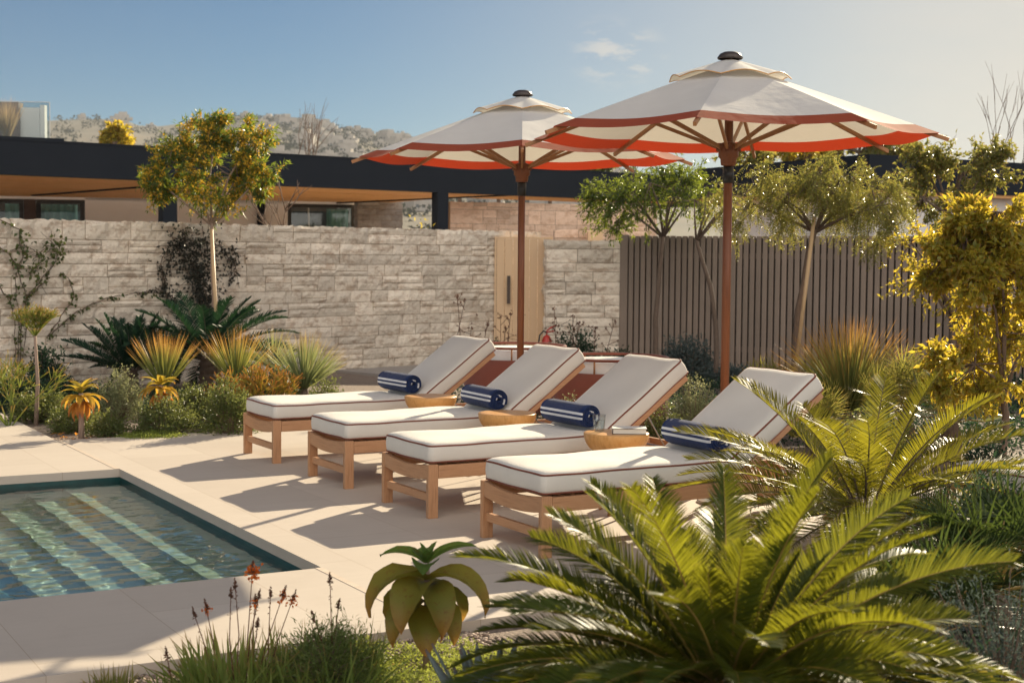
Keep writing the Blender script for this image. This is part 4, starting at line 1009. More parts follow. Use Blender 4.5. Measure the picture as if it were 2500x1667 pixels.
def tree(loc, trunk, crown, nt, label, mat, seed=1, leaf=.05, wid=.012, per=26, name='garden_tree', bark='bark_pale', trad=.03, droopy=0, flowers=0, group=None, sub=26, cluster=.55, stake=None, limbs=6, clump=.35, cat='tree', hollow=.45, wide=.5, sprays=False):
    """trunk: list of points (local); crown: list of (centre, radii) ellipsoids (local)"""
    r = np.random.default_rng(seed); t = empty(name, loc, 0, label, cat, group); b = MB()
    tp = [Vector(p) for p in trunk]; K = len(tp)
    fine = []; 
    for i in range(K-1):
        for q in range(4): 
            p = tp[i].lerp(tp[i+1], q/4); fine.append(p+Vector((r.normal(0, trad*.12), r.normal(0, trad*.12), 0)) if (i or q) else p)
    fine.append(tp[-1]); b.tube(fine, [trad*(1.15-.5*i/len(fine)) for i in range(len(fine))], n=9)
    fork = tp[-1]; fo = FOL()
    # limbs to sub-centres, then twigs
    hubs = []
    for k in range(limbs):
        c, rd = crown[k % len(crown)]; az = 2*math.pi*k/limbs+r.normal(0, .3); e = r.uniform(-.1, 1.1)
        h = Vector(c)+Vector((math.cos(az)*rd[0]*.5*math.cos(e), math.sin(az)*rd[1]*.5*math.cos(e), math.sin(e)*rd[2]*.45)); hubs.append(h)
        m = fork.lerp(h, .5)+Vector((r.normal(0, .05), r.normal(0, .05), .02)); b.tube([fork-Vector((0, 0, .03)), m, h], [trad*.55, trad*.38, trad*.22], n=6)
    subs = []
    for k in range(sub):
        c, rd = crown[r.integers(len(crown))]; v = r.normal(size=3); v /= np.linalg.norm(v); q = hollow+(1-hollow)*r.uniform()**.6
        s_ = Vector((c[0]+v[0]*rd[0]*q*.86, c[1]+v[1]*rd[1]*q*.86, c[2]+v[2]*rd[2]*q*.86)); h = min(hubs, key=lambda x: (x-s_).length)
        m = h.lerp(s_, .5)+Vector((r.normal(0, .03), r.normal(0, .03), r.normal(0, .03))); b.tube([h, m, s_], [trad*.22, trad*.15, trad*.09], n=5, cap=False); subs.append((s_, h, rd, c))
    for k in range(nt):
        s_, h, rd, c = subs[r.integers(len(subs))]; o = (s_-h).normalized()
        v = r.normal(size=3); v /= np.linalg.norm(v); sc = np.mean(rd)*clump; out = unit(np.array(s_)-np.array(c)+1e-6)
        e_ = np.array(s_)+(v*.8+out*.6)*sc*r.uniform(.5, 1.25)
        if droopy: e_ = e_-np.array([0, 0, droopy*r.uniform(.2, 1)])
        p0 = np.array(s_)
        if k % 2 == 0: b.tube([p0, (p0+e_)/2+np.array([0, 0, .03]), e_], [trad*.08, .003, .0015], n=4, cap=False)
        q = r.uniform(.15, 1.05, per); mid = (p0+e_)/2+np.array([0, 0, .05 if droopy else .02]); P_ = (p0*((1-q)**2)[:, None]+2*mid*(q*(1-q))[:, None]+e_*(q**2)[:, None])
        dirt = unit(e_-p0)
        if sprays:
            # feathery compound leaves: rows of narrow leaflets hanging from a stalk
            nl = 9
            for j in range(per//nl):
                o_ = P_[j]; dd = unit(dirt*.5+r.normal(0, .5, 3)+np.array([0, 0, -.55])); st_ = o_+dd*np.linspace(.0, 1, nl)[:, None]*leaf*3.4-np.array([0, 0, 1])*(np.linspace(0, 1, nl)**2)[:, None]*leaf*.9
                sd = unit(np.cross(dd, r.normal(size=3)))
                for sg in (-1, 1): fo.leaves(st_, dd*.55+sd*sg+r.normal(0, .12, (nl, 3)), leaf*r.uniform(.8, 1.1, nl), wid, r, bend=.15)
        else:
            d = unit(dirt*.8+r.normal(0, .6, (per, 3))-np.array([0, 0, .25 if not droopy else .5])); fo.leaves(P_+r.normal(0, .012, (per, 3)), d, leaf*r.uniform(.6, 1.3, per), wid*r.uniform(.8, 1.2, per), r, wide=wide)
        if flowers and r.uniform() < .75:
            m_ = int(flowers*r.uniform(.4, 1.6)); q = r.uniform(.3, 1.0, m_)[:, None]; c2 = p0*(1-q)+e_*q+r.normal(0, .018, (m_, 3)); fo.leaves(c2, r.normal(size=(m_, 3)), .030, .030, r, mi=1, fold=.4)
    fo.obj('crown', [LM[mat], LM['flower']], t); b.obj('trunk', MT[bark], t, True)
    if stake:
        b = MB(); b.tube(stake, [.022, .022], n=10); so_ = b.obj('stake', MT['stake'], t, True)
    return t
def Lz(px, py, D): return zat(px, py, D)

def Sx(px, pxw, D): return pxw*.5/F*D
def sh(px, py_top, D, pxw, label, mat, seed, **k):
    h = zat(px, py_top, D)+.03; w = pxw*.5/F*D; return shrub(G(px, D, -.03), w, w*.8, h, label, mat, seed=seed, **k)

# ------------------------------------------------------------------ foreground planting
def rel(loc, px, py, D): p = P(px, py, D)-loc; return (p.x, p.y, p.z)
loc = G(1790, 4.35, -.05); zc = zat(1790, 1672, 4.35)+.05
r_ = np.random.default_rng(44); sp = []
for i in range(120):
    q = (i+.5)/120; sp.append((i*2.39996+r_.normal(0, .15), R(40-62*q**.75)+r_.normal(0, .06), (.66+.25*min(1, q*1.8))*r_.uniform(.9, 1.06), .62+.45*q))
for i in range(7): sp.append((i*2.4+.5, R(86-6*i), .42+.02*i, .25))
cycad(loc, zc, 58, .86, 'big green cycad in the foreground, its fronds covering the bottom right of the view', seed=4, Lf=.118, lw=.0062, npair=128, arch=1.0, name='cycad', specs=sp)
loc = G(2120, 7.25, -.05); zc = zat(2120, 1235, 7.25)+.05
cycad(loc, zc, 64, .98, 'yellow green cycad behind the big one, in front of the nearest backrest', mat='cycad_y', seed=11, elmin=-10, elmax=60, Lf=.150, lw=.0080, npair=70, arch=.80)
# fan palms
def fanpalm(loc, n, L, label, mat, zc=.3, seed=1, fanr=.30, nb=20, group=None, elmin=0, elmax=80, blw=.013):
    r = np.random.default_rng(seed); t = empty('fan_palm', loc, 0, label, 'fan palm', group); fo = FOL(); b = MB(); st = MB()
    b.lathe([(.08, -.02), (.09, zc*.6), (.05, zc), (.0005, zc+.03)], n=12)
    for i in range(n):
        az = i*2.4+r.normal(0, .2); el = R(elmax-(elmax-elmin)*(i+.5)/n)+r.normal(0, .08)
        d = np.array([math.cos(az)*math.cos(el), math.sin(az)*math.cos(el), math.sin(el)]); ln = L*r.uniform(.7, 1.05)
        p0 = np.array([0, 0, zc]); p1 = p0+d*ln-np.array([0, 0, .06*ln]); st.tube([p0, (p0+p1)/2+np.array([0, 0, .02]), p1], [.005, .004, .0035], n=5)
        up_ = unit(np.cross(np.cross(d, [0, 0, 1.0])+1e-6, d)); sd = unit(np.cross(d, up_)); tiltv = unit(d*.9+up_*r.normal(0, .4))
        a = np.linspace(-1.9, 1.9, nb)+r.normal(0, .03, nb); D = tiltv*np.cos(a)[:, None]+sd*np.sin(a)[:, None]+up_*(.22+.10*np.abs(a))[:, None]*.5
        fo.blades(np.repeat(p1[None], nb, 0), D, fanr*(1-.18*np.abs(a)/1.9)*r.uniform(.9, 1.05, nb), blw, r, droop=.12, segs=4, base=.5, side=unit(np.cross(D, up_+r.normal(0, .15, 3))))
    fo.obj('fronds', LM[mat], t); b.obj('trunk', MT['bark'], t); st.obj('frond_stalks', RIB, t); return t
fanpalm(G(2440, 6.3, -.05), 30, .38, 'dark green fan palm at the right edge, between the two cycads and the shrub', 'fan_dark', zc=.22, seed=3, fanr=.32, nb=22)
fanpalm(G(2300, 5.8, -.05), 22, .30, 'dark low fan palm just right of the big foreground cycad', 'fan_dark', zc=.16, seed=31, fanr=.30, nb=22)
shrub(G(2470, 5.0, -.05), .42, .42, .62, 'blue green rosemary like bush at the bottom right corner', 'blue', n=9000, leaf=.022, seed=8, twigs=260, aspect=.22)
shrub(G(2380, 4.7, -.05), .28, .3, .42, 'dark bush under the fronds in the bottom right corner', 'darkbush', n=5000, leaf=.022, seed=81, twigs=160, aspect=.3)
# grey agaves under the big cycad
def agave(loc, n, L, label, seed=1, W=.07, el0=15, el1=80, zc=.02, mat='agave'):
    r = np.random.default_rng(seed); t = empty('agave', loc, 0, label, 'agave', 'blue grey agaves under the foreground cycad'); fo = FOL()
    i = np.arange(n); az = i*2.4; el = R(el1)-R(el1-el0)*(i/n); d = np.stack([np.cos(az)*np.cos(el), np.sin(az)*np.cos(el), np.sin(el)], 1)
    sd = np.stack([-np.sin(az), np.cos(az), az*0], 1)
    fo.blades(d*.02+np.array([0, 0, zc]), d, L*r.uniform(.85, 1.05, n), W*r.uniform(.8, 1.1, n), r, droop=-.05+r.uniform(-.1, .15, n), segs=7, base=.55, side=sd)
    o = fo.obj('leaves', LM[mat], t); md = o.modifiers.new('thick', 'SOLIDIFY'); md.thickness = .008; return t
agave(G(1195, 4.9, -.05), 26, .34, 'blue grey agave left of the big cycad, beside the broad leaved plant', seed=2)
agave(G(1430, 4.45, -.05), 24, .40, 'blue grey agave under the left fronds of the big cycad', seed=5)
agave(G(2090, 4.2, -.05), 24, .36, 'blue grey agave under the right fronds of the big cycad', seed=6)

# broad leaved plant in front of the deck
def broadleaf(loc, label, seed, spec, stem_h, stem_r=.012, matg='kal_g', maty='kal', cat='succulent', name='broad_leaved_plant', dry=None):
    r = np.random.default_rng(seed); t = empty(name, loc, 0, label, cat); fo = FOL(); b = MB(); b.tube([(0, 0, -.02), (.005, .004, stem_h*.5), (0, 0, stem_h)], [stem_r, stem_r*.9, stem_r*.7], n=8)
    for (azd, el, L, W, z, drp, mi) in spec:
        az = R(azd)-YAW*1.0; d = np.array([math.cos(az)*math.cos(R(el)), math.sin(az)*math.cos(R(el)), math.sin(R(el))])
        sd = np.array([-math.sin(az), math.cos(az), 0.0]); up_ = np.cross(d, sd); up_ = up_ if up_[2] > 0 else -up_
        segs = 9; rows = []; T = []
        for k in range(segs+1):
            q = k/segs; a = R(el)-drp*q**1.2; 
            if k == 0: c = np.array([0, 0, z])+d*.008
            else: c = c+np.array([math.cos(az)*math.cos(a), math.sin(az)*math.cos(a), math.sin(a)])*L/segs
            w = W*.5*math.sin(math.pi*min(1, (q*.94+.06))**.75)**.8; w = max(w, .0012); n_ = np.cross(sd, np.array([math.cos(az)*math.cos(a), math.sin(az)*math.cos(a), math.sin(a)])); n_ = -n_ if n_[2] < 0 else n_
            ru_ = r.normal(0, .06)*W
            rows.append([c+sd*w+n_*(w*.45+ru_*.3), c+sd*w*.5+n_*w*.12, c, c-sd*w*.5+n_*w*.12, c-sd*w+n_*(w*.45-ru_*.3)]); T += [q]*5
        V = np.array(rows).reshape(-1, 3); F_ = np.array([[k*5+j, k*5+j+1, k*5+j+6, k*5+j+5] for k in range(segs) for j in range(4)])
        fo.push(V, F_, np.array(T), mi)
    o = fo.obj('leaves', [LM[matg], LM[maty], LM[dry or maty]], t); o.data.polygons.foreach_set('use_smooth', [True]*len(o.data.polygons)); b.obj('stem', MT['bark_pale'], t, True); return t
loc = G(1045, 5.75, -.05); h0 = zat(1045, 1385, 5.75)+.05
S = [(178, 38, .19, .105, h0, 1.0, 0), (4, 42, .21, .105, h0, .8, 0), (150, 75, .08, .04, h0+.005, .3, 0), (40, 70, .09, .045, h0+.005, .4, 0), (270, 68, .07, .04, h0, .4, 0), (120, 45, .12, .08, h0, 1.0, 0),
     (265, 40, .12, .11, h0-.01, 1.6, 0), (205, 28, .32, .17, h0-.06, 2.0, 1), (340, 30, .33, .16, h0-.065, 2.0, 1), (248, 15, .31, .15, h0-.07, 1.75, 1), (292, 8, .28, .14, h0-.08, 1.7, 1), (150, 0, .27, .15, h0-.09, 1.7, 1), (30, 0, .25, .14, h0-.09, 1.7, 1), (322, -30, .17, .05, h0-.15, 1.2, 2), (228, 0, .26, .14, h0-.14, 1.45, 1), (312, 0, .24, .13, h0-.145, 1.45, 1), (272, -10, .24, .15, h0-.16, 1.3, 1)]
broadleaf(loc, 'tall broad leaved plant with drooping olive brown leaves in front of the terrace edge', 3, S, h0, dry='aloe_dry', stem_r=.016)
# bright sprig bottom right
loc = G(2450, 4.3, -.05)
S = [(180, 35, .16, .07, .34, .9, 0), (20, 40, .15, .07, .34, .9, 0), (270, 40, .14, .08, .34, .9, 0), (120, 60, .12, .06, .35, .6, 0), (320, 20, .15, .07, .31, .8, 0), (220, 10, .15, .07, .30, .8, 0)]
broadleaf(loc, 'bright yellow green broad leaved sprig at the bottom right corner', 5, S, .35, matg='aloe', maty='aloe')

# bulbine clumps with orange spikes
def bulbine(loc, n, L, label, seed, spikes=(), rad=.16, name='bulbine_clump', mat='grass', W=.009, cat='flowering clump'):
    r = np.random.default_rng(seed); t = empty(name, loc, 0, label, cat); fo = FOL()
    az = r.uniform(0, 2*np.pi, n); rr = rad*np.sqrt(r.uniform(0, 1, n)); pos = np.stack([np.cos(az)*rr, np.sin(az)*rr, np.zeros(n)], 1)
    lean = r.uniform(0, R(58), n)*(rr/rad*.8+.3); a2 = az+r.normal(0, .7, n); d = np.stack([np.cos(a2)*np.sin(lean), np.sin(a2)*np.sin(lean), np.cos(lean)], 1)
    fo.blades(pos, d, L*r.uniform(.45, 1.05, n), W*r.uniform(.6, 1.2, n), r, droop=r.uniform(0, .25, n), segs=4, base=.9)
    fo.obj('leaves', LM[mat], t)
    for k, (dx, h, lean_, bloom) in enumerate(spikes):
        sb = MB(); rxv = np.array([math.cos(YAW), -math.sin(YAW), 0]); b0 = rxv*dx*.55+np.array([0, r.normal(0, .03), .0]); top = rxv*(dx+lean_)+np.array([0, 0, h]); mid = (b0+top)/2+rxv*r.normal(0, .008)
        sb.tube([b0, mid, top], [.0028, .0022, .0013], n=5); s_ = sb.obj('flower_stalk', LM['seed'], t)
        ff = FOL(); m = 40; q = r.uniform(.0, 1, m)**.8; ax = unit(top-mid); c = top-ax*(q*.045)[:, None]
        ff.leaves(c, r.normal(0, 1, (m, 3))+ax*1.2, .013*(.35+q), .007, r, mi=0)
        m2 = 10 if bloom == 0 else 30*bloom; q = r.uniform(.04, .13, m2); c = top-ax*q[:, None]; 
        if bloom: c = top-ax*(.030+r.uniform(0, .03, m2))[:, None]
        ff.leaves(c+r.normal(0, .004+.004*bloom, (m2, 3)), r.normal(0, 1, (m2, 3)), .010+.004*bloom, .006+.003*bloom, r, mi=1 if bloom else 0)
        ff.obj('flower_head', [LM['seed'], LM['orange']], s_)
    return t
def spk(loc, px, py, D, bloom=0, lean=0):
    p = P(px, py, D)-loc; dx = p.dot(Vector((math.cos(YAW), -math.sin(YAW), 0))); return (dx-lean, p.z, lean, bloom)
loc = G(575, 5.5, -.05)
bulbine(loc, 330, .27, 'clump of green bulbine with tall orange and brown flower spikes on the gravel', 4, [spk(loc, *a) for a in ((460, 1490, 5.5, 0), (491, 1470, 5.5, 1, -.02), (566, 1418, 5.5, 0), (612, 1375, 5.5, 2, .01), (557, 1442, 5.5, 0, -.01), (629, 1445, 5.5, 0, .03), (618, 1457, 5.5, 1), (655, 1440, 5.5, 0, -.05), (693, 1437, 5.5, 1, .06), (717, 1448, 5.5, 1, .03), (624, 1515, 5.5, 0))], rad=.21, W=.013)
loc = G(455, 5.35, -.05)
bulbine(loc, 80, .18, 'low sparse green clump left of the flowering bulbine', 6, [spk(loc, 393, 1590, 5.35, 0, -.05)], rad=.14)
bulbine(G(270, 5.35, -.05), 150, .17, 'small yellow green tuft at the bottom edge of the gravel bed', 9, [], rad=.07, name='grass_tuft', mat='fan_y', cat='grass tuft')
loc = G(800, 5.55, -.05)
shrub(loc, .25, .23, .25, 'green rosemary bush at the terrace edge beside the broad leaved plant', 'rosem', n=9000, leaf=.026, seed=12, twigs=260, aspect=.16)
bulbine(loc, 260, .27, 'mixed green clump with thin flower stalks beside the broad leaved plant', 16, [spk(loc, 801, 1405, 5.55, 0, -.04), spk(loc, 825, 1468, 5.55, 0), spk(loc, 755, 1500, 5.55, 0)], rad=.22, W=.010)
# bright ground cover
def groundcover(name, pts, mat, label, hgt, n, leaf, seed, cat='ground cover'):
    r = np.random.default_rng(seed); fo = FOL(); c = np.array(pts)
    k = r.integers(len(c), size=n); rad = c[k, 3]; a = r.uniform(0, 6.28, n); q = np.sqrt(r.uniform(0, 1, n)); x = c[k, 0]+np.cos(a)*q*rad; y = c[k, 1]+np.sin(a)*q*rad
    nz = np.array([mnoise.noise(Vector((float(u_)*9, float(v_)*9, 2))) for u_, v_ in zip(x, y)])
    z = c[k, 2]+hgt*(1-q**3)*(.65+.5*nz)*r.uniform(.6, 1.05, n); z = np.maximum(z, c[k, 2])
    fo.leaves(np.stack([x, y, z], 1), r.normal(0, 1, (n, 3))+np.array([0, 0, .6]), leaf*r.uniform(.6, 1.4, n), leaf*.4, r)
    o = fo.obj(name, LM[mat]); prop(o, label, cat, None, 'stuff'); return o
gp = []
for px in range(850, 2300, 60):
    for D in (4.5, 4.75, 5.0, 5.25, 5.5, 5.75, 5.95):
        p = G(px, D, -.05)
        if p.y < ED-.10: gp.append((p.x, p.y, -.05, .17))
groundcover('ground_cover', gp, 'moss', 'bright yellow green feathery ground cover along the terrace edge', .10, 90000, .013, 3)
# low border planting to the right behind the big cycad
sh(2430, 1150, 6.9, 330, 'dark leafy shrub hiding the fifth lounger at the right edge', 'darkbush', 83, n=7000, leaf=.030, twigs=220)
shrub(G(2240, 7.0, -.05), .35, .25, .30, 'dark low shrub between the two cycads', 'darkbush', n=4000, leaf=.025, seed=82, twigs=140, aspect=.3)

# ------------------------------------------------------------------ left bed
sh(95, 948, 14.2, 190, 'spreading olive green bush at the left corner of the garden bed', 'bush', 21, n=5200, leaf=.028, twigs=170)
sh(180, 985, 13.4, 130, 'low olive bush between the paving corner and the yellow aloe', 'bush', 22, n=3200, leaf=.026, twigs=110)
sh(292, 900, 14.4, 140, 'round grey green flowering bush left of the spiky rosette', 'bush_s', 23, n=4800, leaf=.024, twigs=150)
sh(262, 1000, 13.0, 110, 'small olive bush right of the yellow aloe', 'bush', 24, n=2400, leaf=.024, twigs=90)
sh(400, 975, 13.2, 190, 'olive bush in front of the withered orange aloe', 'bush', 25, n=5200, leaf=.026, twigs=170)
sh(480, 935, 13.9, 170, 'olive bush behind the bed edge, left of the farthest lounger', 'bush', 26, n=5000, leaf=.028, twigs=160)
sh(555, 925, 13.2, 150, 'green bush touching the foot of the farthest lounger', 'bush', 27, n=5000, leaf=.027, twigs=160)
sh(40, 915, 15.4, 220, 'dark green low bush at the left edge of the garden bed', 'darkbush', 28, n=4200, leaf=.035, twigs=150)
sh(170, 925, 15.6, 180, 'dark grassy bush behind the olive bushes near the wall', 'darkbush', 29, n=4200, leaf=.035, twigs=150)
sh(110, 850, 16.2, 110, 'dark upright bush against the wall at the left', 'darkbush', 30, n=3200, leaf=.045, twigs=110)
sh(610, 900, 15.2, 160, 'shaded green bush behind the orange pencil plant', 'darkbush', 32, n=4200, leaf=.035, twigs=140)
sh(800, 915, 15.0, 90, 'small leafy shrub behind the farthest lounger', 'bush', 33, n=1600, leaf=.03, twigs=60)
sh(700, 905, 15.6, 120, 'olive shrub at the foot of the pale spiky rosette', 'bush', 34, n=2600, leaf=.03, twigs=90)
gp = [(p.x, p.y, -.03, .22) for p in (G(px, D, 0) for px, D in ((330, 12.9), (355, 12.85), (385, 12.9), (410, 13.0)))]
groundcover('ground_cover', gp, 'moss', 'bright green creeping ground cover at the edge of the garden bed', .08, 5000, .02, 5)
gp = [(p.x, p.y, -.03, .55) for p in (G(px, D, 0) for px in range(-60, 760, 60) for D in (15.2, 16.4)) if p.y < 14]
groundcover('ground_cover', gp, 'darkbush', 'dark low ground cover filling the bed in front of the wall', .16, 26000, .03, 6)
# aloes
def aloe(px, py_base, D, zt, label, seed):
    loc = G(px, D, -.03); r = np.random.default_rng(seed); S = []
    for k in range(12): S.append((k*137.5, r.uniform(25, 70), .20*r.uniform(.8, 1.1), .055, zt-.05, r.uniform(.8, 1.6), 0))
    for k in range(13): S.append((k*137.5+40, r.uniform(0, 30), .24*r.uniform(.8, 1.1), .065, zt-.08, r.uniform(1.2, 1.9), 1))
    for k in range(14): S.append((k*137.5+80, r.uniform(-40, 0), .18*r.uniform(.7, 1.1), .06, zt-.12, r.uniform(.8, 1.6), 2))
    return broadleaf(loc, label, seed, S, zt-.04, stem_r=.028, matg='aloe', maty='aloe_y', dry='aloe_dry', cat='aloe', name='aloe')
LM['aloe_y'] = leafmat('golden_aloe_leaf', (.42, .30, .05), (.48, .32, .05), tip=(.48, .20, .05), tr=(.75, .46, .05), rough=.4, tmix=.5, tipstart=.7)
aloe(196, 1068, 12.85, zat(196, 955, 12.85)+.05, 'small tree aloe with yellow and orange leaves at the paving corner', 41)
aloe(392, 1020, 13.5, zat(392, 935, 13.5)+.05, 'withered orange tree aloe among the olive bushes', 42)
# spiky rosettes
rosette(G(399, 15.2, -.03), 190, .62, .013, 'red tipped spiky rosette in front of the dark cycads', 'dasy', 51, zc=.22, spread=42, droop=.02)
rosette(G(575, 15.8, -.03), 170, .66, .013, 'spiky rosette behind the orange pencil plant, at the tree stake', 'dasy', 52, zc=.22, spread=48, droop=.03)
rosette(G(742, 15.6, -.03), 330, .66, .011, 'pale silver green spiky rosette left of the grey path', 'dasy_g', 53, zc=.20, spread=58, droop=.06)
rosette(G(668, 17.0, -.03), 150, .55, .010, 'olive spiky rosette in the wall shade behind the pale one', 'dasy_g', 54, zc=.30, spread=62, droop=.10)
# pencil stem plants
def pencil(loc, n, h, w, label, mat, seed, base_h=0.0, levels=3, name='pencil_cactus', stems=6, rad=.008):
    r = np.random.default_rng(seed); t = empty(name, loc, 0, label, 'succulent shrub'); b = MB(); fo = FOL(); tips = []
    for k in range(stems):
        az = r.uniform(0, 6.28); tips.append((np.array([0, 0, base_h]), unit(np.array([math.cos(az)*.8, math.sin(az)*.8, 1.0])), h*.34, 0))
    if base_h: b.tube([(0, 0, -.02), (.02, 0, base_h*.5), (0, 0, base_h+.02)], [.022, .018, .014], n=7)
    P0 = []; Dd = []; Ll = []; Ww = []
    while tips:
        p, d, l, lv = tips.pop(); e = p+d*l; P0.append(p); Dd.append(d); Ll.append(l*1.06); Ww.append(rad*(1.5-.25*lv))
        if lv < levels:
            for q in range(r.integers(3, 5)):
                v = unit(d+r.normal(0, .42, 3)*np.array([w, w, .5])+np.array([0, 0, .18])); tips.append((e, v, l*r.uniform(.66, .9), lv+1))
    P0, Dd, Ll, Ww = map(np.array, (P0, Dd, Ll, Ww))
    fo.blades(P0, Dd, Ll, Ww, r, droop=0, segs=2, base=1, taper=0); fo.blades(P0, Dd, Ll, Ww, r, droop=0, segs=2, base=1, taper=0)
    fo.obj('stems', LM[mat], t)
    if base_h: b.obj('trunk', MT['bark_pale'], t, True)
    return t
pencil(G(625, 14.4, -.03), 0, .60, 1.35, 'orange pencil stem bush in front of the pale rosette', 'pencil', 61, stems=9, levels=3, rad=.011)
pencil(G(560, 14.2, -.03), 0, .42, 1.4, 'smaller orange green pencil stem bush beside the farthest lounger', 'pencil', 64, stems=7, levels=3, rad=.010)
loc = G(85, 13.9, -.03); pencil(loc, 0, .32, 1.5, 'pencil tree with a round golden tuft on a thin trunk at the left', 'pencil_g', 62, base_h=zat(85, 815, 13.9), stems=13, levels=3, rad=.0075)
pencil(G(20, 13.6, -.03), 0, .75, 1.2, 'loose green pencil stem shrub at the left edge', 'pencil_g', 63, stems=8, levels=3, rad=.009)
# dark cycads at the wall
loc = G(318, 17.0, -.03); cycad(loc, .30, 34, .78, 'dark cycad standing by the wall, left of the tree', 'cycad_dark', seed=71, elmin=12, elmax=85, Lf=.13, lw=.017, npair=42, arch=.35, group=None)
loc = G(505, 17.4, -.03); cycad(loc, .42, 46, 1.12, 'large dark cycad behind the flowering tree trunk', 'cycad_dark', seed=72, elmin=2, elmax=70, Lf=.17, lw=.018, npair=50, arch=.95)

# ------------------------------------------------------------------ trees
D = 18.0; loc = G(531, D, -.03)
tree(loc, [(0, 0, 0), rel(loc, 525, 760, D), rel(loc, 519, 640, D), rel(loc, 518, 545, D)],
     [(rel(loc, 520, 430, D), (.62, .6, .45)), (rel(loc, 600, 370, D), (.36, .4, .40)), (rel(loc, 450, 370, D), (.36, .4, .36)), (rel(loc, 400, 440, D), (.30, .35, .26)), (rel(loc, 630, 460, D), (.32, .35, .30)), (rel(loc, 520, 330, D), (.26, .3, .24)), (rel(loc, 520, 420, D), (.5, .5, .36))], 760,
     'slender tree with yellow blossom in front of the stone wall, tied to a stake', 'acacia', seed=5, leaf=.085, wid=.017, per=15, flowers=16, trad=.034, sub=70, stake=[rel(loc, 538, 960, D-.1), rel(loc, 516, 560, D-.1)], clump=.5, hollow=.05)
D = 21.0; loc = G(1605, D, -.03)
tree(loc, [(0, 0, 0), rel(loc, 1600, 780, D), rel(loc, 1612, 650, D), rel(loc, 1619, 575, D)],
     [(rel(loc, 1590, 470, D), (.95, .8, .62)), (rel(loc, 1520, 500, D), (.5, .5, .45)), (rel(loc, 1680, 470, D), (.5, .5, .5))], 480,
     'dark leaved tree in front of the fence, between the two parasol poles', 'strawb', seed=6, leaf=.075, wid=.020, per=17, trad=.036, sub=80, bark='bark', clump=.55, hollow=.25, limbs=9)
D = 19.0; loc = G(1752, D, -.03)
tree(loc, [(0, 0, 0), rel(loc, 1748, 800, D), rel(loc, 1735, 700, D), rel(loc, 1710, 620, D), rel(loc, 1700, 585, D)],
     [(rel(loc, 1745, 490, D), (.55, .5, .42)), (rel(loc, 1800, 480, D), (.4, .4, .35))], 70,
     'thin crooked tree with sparse leaves just left of the nearer parasol pole', 'pepper', seed=7, leaf=.06, wid=.014, per=10, trad=.032, sub=26, bark='bark', clump=.5)
D = 16.0; loc = G(1938, D, -.03)
tree(loc, [(0, 0, 0), rel(loc, 1950, 760, D), rel(loc, 1975, 620, D), rel(loc, 1990, 560, D)],
     [(rel(loc, 1960, 470, D), (.75, .7, .42)), (rel(loc, 2130, 510, D), (.55, .6, .36)), (rel(loc, 1860, 500, D), (.45, .5, .45)), (rel(loc, 2060, 440, D), (.6, .5, .35))], 470,
     'feathery pepper tree with a leaning stake in front of the fence', 'pepper', seed=8, leaf=.048, wid=.011, per=27, droopy=.16, sprays=True, trad=.04, sub=60, hollow=.15, bark='bark', stake=[rel(loc, 1942, 905, D-.15), rel(loc, 1988, 530, D-.15)], clump=.40, limbs=7)
D = 19.5; loc = G(2330, D, -.03)
tree(loc, [(0, 0, 0), rel(loc, 2330, 640, D), rel(loc, 2335, 560, D)],
     [(rel(loc, 2330, 440, D), (.62, .6, .50)), (rel(loc, 2250, 400, D), (.4, .4, .36)), (rel(loc, 2420, 420, D), (.36, .4, .40)), (rel(loc, 2270, 500, D), (.4, .4, .3))], 420,
     'round crowned brownish green tree against the dark roof at the right', 'pepper', seed=9, leaf=.065, wid=.030, per=17, trad=.05, sub=60, bark='bark', clump=.5, hollow=.1)
D = 15.0; loc = G(2345, D, -.03)
tree(loc, [(0, 0, 0), rel(loc, 2345, 870, D), rel(loc, 2340, 800, D)],
     [(rel(loc, 2270, 700, D), (.42, .5, .42)), (rel(loc, 2360, 650, D), (.45, .5, .5)), (rel(loc, 2240, 620, D), (.3, .3, .3))], 110,
     'small branching tree with sparse golden leaves in front of the fence at the right', 'golden', seed=10, leaf=.055, wid=.026, per=9, trad=.04, sub=34, bark='bark', clump=.5)
D = 11.2; loc = G(2455, D, -.03)
tree(loc, [(0, 0, 0), rel(loc, 2455, 1010, D), rel(loc, 2450, 960, D)],
     [(rel(loc, 2450, 850, D), (.52, .5, .50)), (rel(loc, 2430, 660, D), (.46, .45, .46)), (rel(loc, 2500, 740, D), (.5, .5, .7)), (rel(loc, 2370, 600, D), (.24, .3, .28)), (rel(loc, 2360, 910, D), (.34, .3, .26)), (rel(loc, 2400, 545, D), (.26, .3, .26)), (rel(loc, 2490, 560, D), (.3, .3, .24)), (rel(loc, 2300, 640, D), (.2, .25, .2))], 1050,
     'tall golden green leafy shrub filling the right edge in front of the fence', 'golden', seed=12, leaf=.068, wid=.030, per=17, trad=.03, sub=120, bark='bark', clump=.42, name='tall_shrub', cat='shrub', hollow=.25)

